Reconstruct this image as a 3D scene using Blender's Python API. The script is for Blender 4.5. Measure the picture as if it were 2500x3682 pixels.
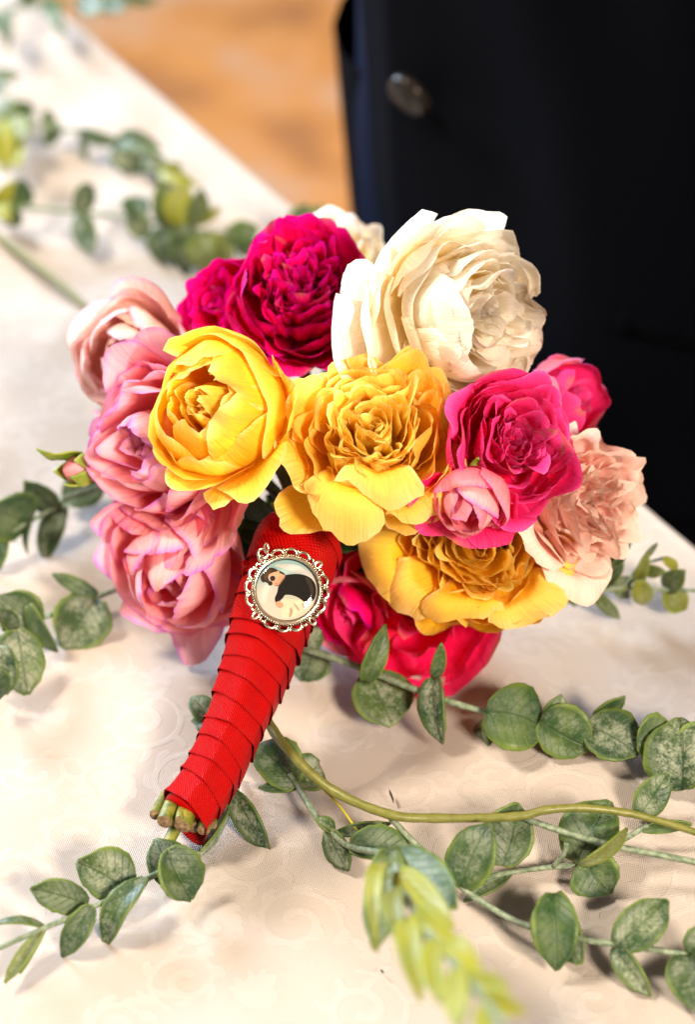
import bpy, math, random
import numpy as np
from mathutils import Vector, Matrix, noise

for o in list(bpy.data.objects):
    bpy.data.objects.remove(o, do_unlink=True)
scene = bpy.context.scene
col = scene.collection
random.seed(7)
R = math.radians
V = Vector

# ------------------------------------------------------------------ camera
PITCH = R(38.0)
DIST = 0.80
FWD = V((0, math.cos(PITCH), -math.sin(PITCH)))
UPV = V((0, math.sin(PITCH), math.cos(PITCH)))
RGT = V((1, 0, 0))
CAM = V((0, 0, 0.07)) - FWD * DIST
HALF_W = 0.125 / 0.8            # tangent of half the horizontal field
HALF_H = HALF_W * 1024 / 696
cd = bpy.data.cameras.new('camera')
cam = bpy.data.objects.new('camera', cd)
col.objects.link(cam)
cam.location = CAM
cam.rotation_euler = (R(90) - PITCH, 0, 0)
cd.sensor_fit = 'HORIZONTAL'
cd.sensor_width = 24.0
cd.lens = 12.0 / HALF_W
cd.clip_start = 0.02
cd.clip_end = 60
cd.dof.use_dof = True
cd.dof.focus_distance = 0.765
cd.dof.aperture_fstop = 5.0
cd.dof.aperture_blades = 9
scene.camera = cam

# ------------------------------------------------------------------ world, lamps, exposure
w = bpy.data.worlds.new('World')
scene.world = w
w.use_nodes = True
w.node_tree.nodes['Background'].inputs[0].default_value = (1.0, 0.87, 0.74, 1)
w.node_tree.nodes['Background'].inputs[1].default_value = 0.12


def area(name, loc, target, size, power, color):
    l = bpy.data.lights.new(name, 'AREA')
    l.size = size
    l.energy = power
    l.color = color
    o = bpy.data.objects.new(name, l)
    o.location = loc
    o.rotation_euler = (V(target) - V(loc)).to_track_quat('-Z', 'Y').to_euler()
    col.objects.link(o)
    return o


area('warm_hall_light', (-1.55, 0.25, 2.35), (0, 0, 0.05), 0.6, 98, (1.0, 0.87, 0.72))
area('front_fill_light', (0.95, -1.80, 1.50), (0, 0, 0.08), 0.45, 104, (1.0, 0.83, 0.66))  # added fill lamp on the camera side, low, to brighten the flower fronts
area('window_light', (-1.7, 2.0, 1.15), (-0.1, 0.1, 0.05), 1.0, 150, (0.64, 0.78, 1.0))
vs = scene.view_settings
vs.view_transform = 'Standard'
vs.look = 'None'
vs.gamma = 1
vs.exposure = 0.25
vs.use_curve_mapping = False


# ------------------------------------------------------------------ helpers
def ray(px, py):
    return FWD + RGT * ((px - 1250) / 1250 * HALF_W) + UPV * ((1841 - py) / 1841 * HALF_H)


def P(px, py, t):                       # point at depth t in front of the camera
    return CAM + ray(px, py) * t


def Z(px, py, z=0.0):                   # point at height z above the table top
    d = ray(px, py)
    return CAM + d * ((z - CAM.z) / d.z)


def proj(p):
    d = V(p) - CAM
    t = d.dot(FWD)
    return 1250 + d.dot(RGT) / t / HALF_W * 1250, 1841 - d.dot(UPV) / t / HALF_H * 1841, t


def lin(r, g, b):
    f = lambda c: ((c / 255) / 12.92 if c / 255 <= 0.04045 else ((c / 255 + 0.055) / 1.055) ** 2.4)
    return (f(r), f(g), f(b))


def lerp(a, b, t):
    return tuple(x + (y - x) * t for x, y in zip(a, b))


def sm(x, a=0.0, b=1.0):
    x = min(1, max(0, (x - a) / (b - a)))
    return x * x * (3 - 2 * x)


def tag(o, label=None, cat=None, group=None, kind=None):
    if label: o['label'] = label
    if cat: o['category'] = cat
    if group: o['group'] = group
    if kind: o['kind'] = kind
    return o


def empty(name, loc):
    o = bpy.data.objects.new(name, None)
    o.location = loc
    o.empty_display_size = 0.01
    col.objects.link(o)
    return o


def mesh_obj(name, verts, faces, mat, parent=None, smooth=True, origin=None, cols=None, uvs=None, floats=None):
    """verts in world space; the object's origin is put at `origin`"""
    wo = V(origin) if origin is not None else V((0, 0, 0))
    me = bpy.data.meshes.new(name)
    me.from_pydata([tuple(V(v) - wo) for v in verts], [], faces)
    if smooth:
        me.polygons.foreach_set('use_smooth', [True] * len(me.polygons))
    if cols is not None:
        a = me.color_attributes.new('Col', 'FLOAT_COLOR', 'POINT')
        flat = []
        for c in cols: flat += [c[0], c[1], c[2], 1.0]
        a.data.foreach_set('color', flat)
    if floats:
        for k, vals in floats.items():
            a = me.attributes.new(k, 'FLOAT', 'POINT')
            a.data.foreach_set('value', vals)
    if uvs is not None:
        uv = me.uv_layers.new(name='UVMap')
        li = np.zeros(len(me.loops), dtype=np.int32)
        me.loops.foreach_get('vertex_index', li)
        uv.data.foreach_set('uv', np.array(uvs, dtype=np.float32)[li].ravel())
    if mat: me.materials.append(mat)
    me.update()
    o = bpy.data.objects.new(name, me)
    col.objects.link(o)
    if parent is not None:
        o.parent = parent
        # parents here carry only translations
        po = V((0, 0, 0)); q = parent
        while q is not None:
            po += q.location; q = q.parent
        o.location = wo - po
    else:
        o.location = wo
    return o


def world_loc(o):
    p = V((0, 0, 0))
    while o is not None:
        p += o.location; o = o.parent
    return p


def solid(o, th, offset=0.0):
    m = o.modifiers.new('thickness', 'SOLIDIFY')
    m.thickness = th
    m.offset = offset
    return o


def catmull(pts, n=6):
    pts = [V(p) for p in pts]
    ext = [pts[0] * 2 - pts[1]] + pts + [pts[-1] * 2 - pts[-2]]
    out = []
    for i in range(1, len(ext) - 2):
        a, b, c, d = ext[i - 1:i + 3]
        for k in range(n):
            t = k / n
            out.append(0.5 * ((2 * b) + (c - a) * t + (2 * a - 5 * b + 4 * c - d) * t * t + (3 * b - a - 3 * c + d) * t ** 3))
    out.append(pts[-1])
    return out


def tube_geo(path, radii, seg=8, cap=True, close=False):
    n = len(path)
    if not hasattr(radii, '__len__'): radii = [radii] * n
    verts, faces = [], []
    up = None
    for i, p in enumerate(path):
        if close:
            d = (path[(i + 1) % n] - path[i - 1]).normalized()
        else:
            d = (path[min(i + 1, n - 1)] - path[max(i - 1, 0)]).normalized()
        if up is None:
            up = V((0, 0, 1)) if abs(d.z) < 0.9 else V((1, 0, 0))
        x = up.cross(d).normalized()
        up = d.cross(x).normalized()
        for k in range(seg):
            a = 2 * math.pi * k / seg
            verts.append(p + (x * math.cos(a) + up * math.sin(a)) * radii[i])
    m = n if close else n - 1
    for i in range(m):
        for k in range(seg):
            j = (i + 1) % n
            faces.append((i * seg + k, i * seg + (k + 1) % seg, j * seg + (k + 1) % seg, j * seg + k))
    if cap and not close:
        faces.append(tuple(range(seg - 1, -1, -1)))
        faces.append(tuple((n - 1) * seg + k for k in range(seg)))
    return verts, faces


def sphere_geo(c, r, rings=6, seg=8):
    verts, faces = [], []
    for i in range(rings + 1):
        th = math.pi * i / rings
        for k in range(seg):
            a = 2 * math.pi * k / seg
            verts.append(V(c) + V((math.sin(th) * math.cos(a), math.sin(th) * math.sin(a), math.cos(th))) * r)
    for i in range(rings):
        for k in range(seg):
            faces.append((i * seg + k, (i + 1) * seg + k, (i + 1) * seg + (k + 1) % seg, i * seg + (k + 1) % seg))
    return verts, faces


def grid_faces(nu, nv):
    return [(j * nu + i, j * nu + i + 1, (j + 1) * nu + i + 1, (j + 1) * nu + i) for j in range(nv - 1) for i in range(nu - 1)]


# ------------------------------------------------------------------ materials
def new_mat(name):
    m = bpy.data.materials.new(name)
    m.use_nodes = True
    nt = m.node_tree
    return m, nt, nt.nodes, nt.links, nt.nodes['Principled BSDF']


def mth(nt, op, a, b=None, clamp=False):
    n = nt.nodes.new('ShaderNodeMath')
    n.operation = op
    n.use_clamp = clamp
    for i, x in enumerate((a, b)):
        if x is None: continue
        if isinstance(x, (int, float)): n.inputs[i].default_value = x
        else: nt.links.new(x, n.inputs[i])
    return n.outputs[0]


def ramp(nt, fac, stops):
    n = nt.nodes.new('ShaderNodeValToRGB')
    nt.links.new(fac, n.inputs[0])
    e = n.color_ramp.elements
    while len(e) < len(stops): e.new(0.5)
    for x, (p, c) in zip(e, stops):
        x.position = p
        x.color = (c, c, c, 1) if isinstance(c, (int, float)) else (*c, 1)
    return n.outputs[0]


def mixc(nt, fac, a, b, mode='MIX'):
    n = nt.nodes.new('ShaderNodeMix')
    n.data_type = 'RGBA'
    n.blend_type = mode
    for sock, x in ((n.inputs[0], fac), (n.inputs[6], a), (n.inputs[7], b)):
        if isinstance(x, (int, float)): sock.default_value = x
        elif isinstance(x, tuple): sock.default_value = (*x, 1)
        else: nt.links.new(x, sock)
    return n.outputs[2]


def noise_tex(nt, vec, scale, detail=3, rough=0.5):
    n = nt.nodes.new('ShaderNodeTexNoise')
    n.inputs['Scale'].default_value = scale
    n.inputs['Detail'].default_value = detail
    n.inputs['Roughness'].default_value = rough
    if vec is not None: nt.links.new(vec, n.inputs['Vector'])
    return n.outputs['Fac']


def mapping(nt, vec, scale):
    n = nt.nodes.new('ShaderNodeMapping')
    n.inputs['Scale'].default_value = scale
    nt.links.new(vec, n.inputs['Vector'])
    return n.outputs[0]


def bump(nt, height, strength, dist, normal=None):
    n = nt.nodes.new('ShaderNodeBump')
    n.inputs['Strength'].default_value = strength
    n.inputs['Distance'].default_value = dist
    nt.links.new(height, n.inputs['Height'])
    if normal is not None: nt.links.new(normal, n.inputs['Normal'])
    return n.outputs[0]


def coord(nt, which):
    return nt.nodes.new('ShaderNodeTexCoord').outputs[which]


def petal_mat(name, wear, transl=0.3, rough=0.5, wear_amt=0.5, vein=0.35):
    m, nt, nd, lk, bs = new_mat(name)
    at = nd.new('ShaderNodeAttribute'); at.attribute_name = 'Col'
    uv = coord(nt, 'UV')
    geo = nd.new('ShaderNodeNewGeometry').outputs['Position']
    veins = noise_tex(nt, mapping(nt, uv, (26, 1.8, 1)), 1.0, 4, 0.6)
    blot = noise_tex(nt, geo, 160, 4, 0.65)
    spots = noise_tex(nt, geo, 420, 2, 0.5)
    c = mixc(nt, mth(nt, 'MULTIPLY', ramp(nt, veins, [(0.35, 1.0), (0.6, 0.0)]), vein * 0.9), at.outputs['Color'],
             mixc(nt, 1.0, at.outputs['Color'], (0.97, 0.82, 0.70), 'MULTIPLY'))
    c = mixc(nt, mth(nt, 'MULTIPLY', ramp(nt, blot, [(0.66, 0.0), (0.80, 1.0)]), wear_amt * 0.5), c, wear)
    c = mixc(nt, mth(nt, 'MULTIPLY', ramp(nt, spots, [(0.74, 0.0), (0.78, 1.0)]), wear_amt), c, (0.20, 0.07, 0.015))
    lk.new(c, bs.inputs['Base Color'])
    bs.inputs['Roughness'].default_value = rough
    bs.inputs['Specular IOR Level'].default_value = 0.18
    nb = bump(nt, veins, 0.7, 0.0015)
    nb = bump(nt, noise_tex(nt, geo, 110, 2), 0.35, 0.002, nb)
    lk.new(nb, bs.inputs['Normal'])
    tr = nd.new('ShaderNodeBsdfTranslucent')
    lk.new(c, tr.inputs['Color'])
    mx = nd.new('ShaderNodeMixShader')
    mx.inputs[0].default_value = transl
    lk.new(bs.outputs[0], mx.inputs[1]); lk.new(tr.outputs[0], mx.inputs[2])
    lk.new(mx.outputs[0], nd['Material Output'].inputs['Surface'])
    return m


M = {}
M['yellow'] = petal_mat('yellow_petal', (0.62, 0.34, 0.10), 0.45, 0.5, 0.55, 0.2)
M['white'] = petal_mat('cream_petal', (0.50, 0.36, 0.20), 0.40, 0.5, 0.35, 0.2)
M['magenta'] = petal_mat('magenta_petal', (0.20, 0.005, 0.09), 0.22, 0.52, 0.8)
M['pink'] = petal_mat('pink_petal', (0.45, 0.10, 0.30), 0.28, 0.5, 0.7)
M['peach'] = petal_mat('peach_petal', (0.62, 0.36, 0.18), 0.32, 0.55, 0.7)


def leaf_material(name, dark, powder, rim, powder_amt):
    m, nt, nd, lk, bs = new_mat(name)
    uv = coord(nt, 'UV')
    sep = nd.new('ShaderNodeSeparateXYZ'); lk.new(uv, sep.inputs[0])
    au = mth(nt, 'ABSOLUTE', mth(nt, 'MULTIPLY', mth(nt, 'SUBTRACT', sep.outputs[0], 0.5), 2.0))
    v = sep.outputs[1]
    yg = nd.new('ShaderNodeAttribute'); yg.attribute_name = 'young'
    geo = nd.new('ShaderNodeNewGeometry').outputs['Position']
    n1 = noise_tex(nt, geo, 130, 5, 0.7)
    n2 = noise_tex(nt, geo, 900, 3, 0.7)
    n3 = noise_tex(nt, geo, 75, 3, 0.6)
    rnd = nd.new('ShaderNodeObjectInfo').outputs['Random']
    # veins: midrib and chevrons
    chev = mth(nt, 'SINE', mth(nt, 'MULTIPLY', mth(nt, 'SUBTRACT', v, mth(nt, 'MULTIPLY', au, 0.30)), 44.0))
    vein = mth(nt, 'MAXIMUM', mth(nt, 'MULTIPLY', ramp(nt, chev, [(0.86, 0.0), (1.0, 1.0)]), n1), ramp(nt, au, [(0.015, 1.0), (0.06, 0.0)]))
    inner = ramp(nt, au, [(0.55, 1.0), (0.90, 0.0)])
    pm = mth(nt, 'ADD', mth(nt, 'MULTIPLY', n1, 0.65), mth(nt, 'MULTIPLY', n2, 0.35))
    pm = mth(nt, 'MULTIPLY', mth(nt, 'MULTIPLY', ramp(nt, pm, [(0.44, 0.0), (0.58, 1.0)]), inner), mth(nt, 'MULTIPLY', mth(nt, 'ADD', 0.25, mth(nt, 'MULTIPLY', rnd, 1.0)), powder_amt))
    pm = mth(nt, 'MULTIPLY', pm, mth(nt, 'SUBTRACT', 1.0, mth(nt, 'MULTIPLY', vein, 0.5)))
    g = mixc(nt, ramp(nt, n3, [(0.35, 0.0), (0.65, 1.0)]), dark, lerp(dark, rim, 0.30))
    g = mixc(nt, mth(nt, 'MULTIPLY', mth(nt, 'FRACT', mth(nt, 'MULTIPLY', rnd, 7.3)), 0.5), g, lerp(dark, (0.02, 0.03, 0.02), 0.6))
    g = mixc(nt, mth(nt, 'MULTIPLY', yg.outputs['Fac'], 0.92), g, (0.27, 0.27, 0.014))
    g = mixc(nt, mth(nt, 'MULTIPLY', pm, mth(nt, 'SUBTRACT', 1.0, mth(nt, 'MULTIPLY', yg.outputs['Fac'], 0.8))), g, powder)
    g = mixc(nt, mth(nt, 'MULTIPLY', vein, 0.22), g, lerp(dark, (0, 0, 0), 0.35))
    re = nd.new('ShaderNodeAttribute'); re.attribute_name = 'edge'
    rimf = mth(nt, 'MULTIPLY', ramp(nt, re.outputs['Fac'], [(0.80, 0.0), (0.97, 1.0)]), mth(nt, 'MULTIPLY', mth(nt, 'POWER', n3, 1.3), 1.1), True)
    g = mixc(nt, rimf, g, rim)
    lk.new(g, bs.inputs['Base Color'])
    lk.new(mth(nt, 'ADD', 0.30, mth(nt, 'MULTIPLY', n1, 0.35)), bs.inputs['Roughness'])
    bs.inputs['Specular IOR Level'].default_value = 0.27
    h = mth(nt, 'SUBTRACT', mth(nt, 'MULTIPLY', n2, 0.25), vein)
    lk.new(bump(nt, h, 0.5, 0.0005), bs.inputs['Normal'])
    return m


M['leaf'] = leaf_material('eucalyptus_leaf', (0.012, 0.045, 0.016), (0.30, 0.33, 0.24), (0.19, 0.26, 0.045), 0.62)
M['rose_leaf'] = leaf_material('rose_leaf', (0.012, 0.045, 0.010), (0.03, 0.07, 0.02), (0.04, 0.10, 0.02), 0.2)


def plain(name, c, rough=0.5, metal=0.0, n_scale=None, c2=None, bump_s=0.0, spec=0.5):
    m, nt, nd, lk, bs = new_mat(name)
    bs.inputs['Roughness'].default_value = rough
    bs.inputs['Metallic'].default_value = metal
    bs.inputs['Specular IOR Level'].default_value = spec
    bs.inputs['Base Color'].default_value = (*c, 1)
    if n_scale:
        geo = nd.new('ShaderNodeNewGeometry').outputs['Position']
        n = noise_tex(nt, geo, n_scale, 4, 0.6)
        lk.new(mixc(nt, ramp(nt, n, [(0.35, 0.0), (0.65, 1.0)]), c, c2 or c), bs.inputs['Base Color'])
        if bump_s: lk.new(bump(nt, n, bump_s, 0.001), bs.inputs['Normal'])
    return m


M['stem_olive'] = plain('olive_stem', (0.115, 0.125, 0.018), 0.42, 0, 300, (0.17, 0.17, 0.035), 0.3)
M['stem_grey'] = plain('grey_green_stem', (0.075, 0.12, 0.06), 0.55, 0, 500, (0.24, 0.29, 0.20), 0.4)
M['stem_green'] = plain('cut_stem', (0.07, 0.10, 0.008), 0.5, 0, 300, (0.22, 0.22, 0.03), 0.5)
M['rose_stem'] = plain('dark_rose_stem', (0.018, 0.040, 0.008), 0.55, 0, 200, (0.05, 0.075, 0.015), 0.2)
M['stem_cut'] = plain('cut_stem_end', (0.26, 0.17, 0.08), 0.8, 0, 900, (0.10, 0.06, 0.03), 0.6)
M['sepal'] = plain('green_sepal', (0.13, 0.22, 0.015), 0.5, 0, 150, (0.26, 0.30, 0.03), 0.2)
M['wire'] = plain('yellow_wire', (0.42, 0.38, 0.02), 0.4)
M['silver'] = plain('aged_silver', (0.72, 0.63, 0.50), 0.22, 1.0, 700, (0.62, 0.54, 0.44), 0.1)
M['silver_dark'] = plain('tarnished_silver', (0.16, 0.135, 0.11), 0.42, 1.0)
M['debris'] = plain('dry_seed', (0.03, 0.018, 0.01), 0.7)


def ribbon_mat():
    m, nt, nd, lk, bs = new_mat('red_satin_ribbon')
    uv = coord(nt, 'UV')
    sep = nd.new('ShaderNodeSeparateXYZ'); lk.new(uv, sep.inputs[0])
    a = mth(nt, 'SINE', mth(nt, 'ADD', mth(nt, 'MULTIPLY', sep.outputs[0], 330.0), mth(nt, 'MULTIPLY', sep.outputs[1], 190.0)))
    b = mth(nt, 'SINE', mth(nt, 'SUBTRACT', mth(nt, 'MULTIPLY', sep.outputs[0], 420.0), mth(nt, 'MULTIPLY', sep.outputs[1], 330.0)))
    wv = mth(nt, 'ADD', a, mth(nt, 'MULTIPLY', b, 0.5))
    geo = nd.new('ShaderNodeNewGeometry').outputs['Position']
    n = noise_tex(nt, geo, 140, 3)
    c = mixc(nt, n, (0.36, 0.001, 0.001), (0.50, 0.0018, 0.0018))
    c = mixc(nt, ramp(nt, wv, [(0.0, 0.42), (0.9, 0.0)]), c, (0.22, 0.0, 0.0))
    lk.new(c, bs.inputs['Base Color'])
    bs.inputs['Roughness'].default_value = 0.42
    bs.inputs['Specular IOR Level'].default_value = 0.10
    bs.inputs['Sheen Weight'].default_value = 0.03
    bs.inputs['Sheen Roughness'].default_value = 0.35
    bs.inputs['Sheen Tint'].default_value = (1.0, 0.25, 0.35, 1)
    cr = noise_tex(nt, mapping(nt, uv, (9, 70, 1)), 1.0, 4, 0.6)
    c2 = mixc(nt, ramp(nt, cr, [(0.40, 0.18), (0.55, 0.0)]), c, (0.26, 0.0, 0.0))
    c2 = mixc(nt, ramp(nt, sep.outputs[1], [(0.236, 0.0), (0.247, 0.55)]), c2, (0.20, 0.0, 0.0))  # seam shade painted as a dark line on each turn's lower edge
    lk.new(c2, bs.inputs['Base Color'])
    nb = bump(nt, wv, 0.55, 0.00035)
    nb = bump(nt, cr, 0.25, 0.0008, nb)
    lk.new(bump(nt, n, 0.35, 0.0012, nb), bs.inputs['Normal'])
    return m


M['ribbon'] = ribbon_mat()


def cloth_mat():
    m, nt, nd, lk, bs = new_mat('damask_tablecloth')
    at = nd.new('ShaderNodeAttribute'); at.attribute_name = 'damask'
    geo = nd.new('ShaderNodeNewGeometry').outputs['Position']
    sep = nd.new('ShaderNodeSeparateXYZ'); lk.new(geo, sep.inputs[0])
    pat = ramp(nt, at.outputs['Fac'], [(0.40, 0.0), (0.60, 1.0)])
    u = mth(nt, 'ADD', mth(nt, 'MULTIPLY', sep.outputs[0], 0.527), mth(nt, 'MULTIPLY', sep.outputs[1], -0.85))
    v = mth(nt, 'ADD', mth(nt, 'MULTIPLY', sep.outputs[0], 0.85), mth(nt, 'MULTIPLY', sep.outputs[1], 0.527))
    wa = mth(nt, 'SINE', mth(nt, 'MULTIPLY', u, 6500.0))
    wb = mth(nt, 'SINE', mth(nt, 'MULTIPLY', v, 6500.0))
    weave = mth(nt, 'MULTIPLY', wa, wb)
    slub = noise_tex(nt, mapping(nt, geo, (500, 3000, 500)), 1.0, 2)
    c = mixc(nt, pat, (0.455, 0.40, 0.348), (0.482, 0.43, 0.38))
    c = mixc(nt, mth(nt, 'MULTIPLY', slub, 0.22), c, (0.34, 0.285, 0.235))
    stain = noise_tex(nt, geo, 14, 3)
    c = mixc(nt, ramp(nt, stain, [(0.5, 0.0), (0.8, 0.25)]), c, (0.42, 0.36, 0.31))
    lk.new(c, bs.inputs['Base Color'])
    lk.new(mth(nt, 'SUBTRACT', 0.72, mth(nt, 'MULTIPLY', pat, 0.22)), bs.inputs['Roughness'])
    bs.inputs['Specular IOR Level'].default_value = 0.35
    bs.inputs['Sheen Weight'].default_value = 0.15
    nb = bump(nt, weave, 0.55, 0.0003)
    nb = bump(nt, pat, 0.5, 0.00025, nb)
    nb = bump(nt, noise_tex(nt, geo, 60, 3), 0.25, 0.002, nb)
    lk.new(nb, bs.inputs['Normal'])
    return m


M['cloth'] = cloth_mat()


def floor_mat():
    m, nt, nd, lk, bs = new_mat('orange_brown_floor')
    geo = nd.new('ShaderNodeNewGeometry').outputs['Position']
    n = noise_tex(nt, geo, 5.5, 4, 0.65)
    n2 = noise_tex(nt, mapping(nt, geo, (4, 40, 1)), 1.0, 4)
    c = ramp(nt, n, [(0.36, (0.30, 0.12, 0.04)), (0.47, (0.52, 0.21, 0.05)), (0.60, (0.46, 0.27, 0.16))])
    c = mixc(nt, mth(nt, 'MULTIPLY', n2, 0.3), c, (0.34, 0.15, 0.05))
    lk.new(c, bs.inputs['Base Color'])
    bs.inputs['Roughness'].default_value = 0.45
    return m


M['floor'] = floor_mat()
M['wood'] = plain('table_wood', (0.22, 0.11, 0.05), 0.5, 0, 40, (0.30, 0.16, 0.07))


def suit_mat(name, c1, c2):
    m, nt, nd, lk, bs = new_mat(name)
    geo = nd.new('ShaderNodeNewGeometry').outputs['Position']
    n = noise_tex(nt, mapping(nt, geo, (900, 900, 300)), 1.0, 3)
    lk.new(mixc(nt, n, c1, c2), bs.inputs['Base Color'])
    bs.inputs['Roughness'].default_value = 0.8
    bs.inputs['Specular IOR Level'].default_value = 0.03
    bs.inputs['Sheen Weight'].default_value = 0.004
    bs.inputs['Sheen Tint'].default_value = (0.5, 0.65, 1.0, 1)
    lk.new(bump(nt, n, 0.3, 0.0006), bs.inputs['Normal'])
    return m


M['suit'] = suit_mat('navy_wool', (0.0004, 0.00055, 0.0013), (0.0008, 0.0010, 0.0024))
M['suit_blue_lit'] = suit_mat('navy_wool_blue_lit', (0.0035, 0.006, 0.017), (0.006, 0.010, 0.026))  # bluer copy of the suit wool, blue window light put into its colour
M['skin'] = plain('skin', (0.55, 0.33, 0.24), 0.5, 0, 60, (0.60, 0.37, 0.28))
M['hair'] = plain('dark_hair', (0.03, 0.02, 0.014), 0.55, 0, 300, (0.05, 0.03, 0.02))
M['shirt'] = plain('white_shirt', (0.75, 0.74, 0.72), 0.7)
M['shoe'] = plain('black_leather', (0.012, 0.01, 0.009), 0.3)
M['button'] = plain('dark_horn_button', (0.006, 0.005, 0.0045), 0.25, 0, 260, (0.018, 0.014, 0.011), 0.1, spec=0.12)

# ------------------------------------------------------------------ floor, table, cloth
FLOOR_Z = -0.75
tag(mesh_obj('floor', [(-7, -5, FLOOR_Z), (7, -5, FLOOR_Z), (7, 9, FLOOR_Z), (-7, 9, FLOOR_Z)], [(0, 1, 2, 3)], M['floor'], smooth=False), kind='structure')

E0 = V((0.1362, 0.0700, 0))               # a point on the table's far edge
EA = V((0.527, -0.85, 0)).normalized()   # along that edge
EB = V((-EA.y, EA.x, 0)) * -1            # inward, across the table
if EB.dot(V((-1, -1, 0))) < 0: EB = -EB


def T(a, b, z=0.0):
    return E0 + EA * a + EB * b + V((0, 0, z))


def box_geo(a0, a1, b0, b1, z0, z1):
    vs_ = [T(a, b, z) for z in (z0, z1) for b in (b0, b1) for a in (a0, a1)]
    return vs_, [(0, 2, 3, 1), (4, 5, 7, 6), (0, 1, 5, 4), (2, 6, 7, 3), (0, 4, 6, 2), (1, 3, 7, 5)]


TA0, TA1, TB0, TB1 = -1.10, 0.75, 0.004, 0.78
table = empty('table', T(-0.2, 0.4, FLOOR_Z))
tag(table, 'table hidden beneath the cream damask tablecloth', 'table')
g = box_geo(TA0, TA1, TB0, TB1, -0.032, -0.006)
mesh_obj('tabletop', *g, M['wood'], table, False, T(-0.2, 0.4, -0.02))
for a in (TA0 + 0.06, TA1 - 0.06):
    for b in (TB0 + 0.06, TB1 - 0.06):
        g = box_geo(a - 0.025, a + 0.025, b - 0.025, b + 0.025, FLOOR_Z, -0.032)
        mesh_obj('leg', *g, M['wood'], table, False, T(a, b, -0.4))


def damask_tile():
    """scrolls, leaves and rosettes of one repeat, as a height raster"""
    W, H = 0.105, 0.150
    nx, ny = 210, 300
    xs = (np.arange(nx) + 0.5) / nx * W
    ys = (np.arange(ny) + 0.5) / ny * H
    X, Y = np.meshgrid(xs, ys)
    best = np.full(X.shape, -1.0)

    def stroke(pts, ws):
        nonlocal best
        for (x, y), wd in zip(pts, ws):
            dx = np.abs(X - (x % W)); dx = np.minimum(dx, W - dx)
            dy = np.abs(Y - (y % H)); dy = np.minimum(dy, H - dy)
            d = np.sqrt(dx * dx + dy * dy)
            best = np.maximum(best, (wd - d) / 0.0010)

    def spiral(cx, cy, r0, r1, a0, turns, w0, w1, n=90):
        pts, ws = [], []
        for i in range(n):
            t = i / (n - 1)
            r = r0 + (r1 - r0) * t
            a = a0 + turns * 2 * math.pi * t
            pts.append((cx + r * math.cos(a), cy + r * math.sin(a)))
            ws.append(w0 + (w1 - w0) * t)
        stroke(pts, ws)
        return pts

    def leafy(x, y, ang, ln, wd, n=26):
        pts, ws = [], []
        for i in range(n):
            t = i / (n - 1)
            b = ang + 0.9 * t
            pts.append((x + ln * t * math.cos(b), y + ln * t * math.sin(b)))
            ws.append(wd * math.sin(math.pi * (0.08 + 0.90 * t)) ** 0.8)
        stroke(pts, ws)

    rr = random.Random(3)
    for mir in (1, -1):
        cx = W / 2
        f = lambda x: cx + mir * (x - cx)
        for (x, y, r0, r1, a0, tn) in ((0.082, 0.030, 0.0225, 0.004, 3.6, 1.55), (0.080, 0.088, 0.018, 0.0035, 2.2, -1.5),
                                       (0.073, 0.128, 0.0135, 0.003, 4.4, 1.4), (0.100, 0.062, 0.0105, 0.0025, 1.0, 1.3)):
            a0m = a0 if mir == 1 else math.pi - a0
            pts = spiral(f(x), y, r0, r1, a0m, tn * mir, 0.0014, 0.0023)
            for k in range(4, len(pts) - 22, 8):
                px, py = pts[k]
                out = math.atan2(py - y, px - f(x))
                leafy(px, py, out - 0.5 * mir, 0.0085 + 0.003 * rr.random(), 0.0021)
        for k in range(4):
            a = math.pi / 2 + mir * (k + 0.4) * 0.42
            leafy(cx, 0.060, a, 0.019 - 0.003 * k, 0.0030)
            leafy(cx, 0.125, a, 0.011, 0.0024)
    for k in range(5):
        leafy(cx, 0.005, k * 1.2566 + 0.4, 0.010, 0.0030)
    best = np.clip(best * 0.5 + 0.5, 0, 1)
    return best, W, H


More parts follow.
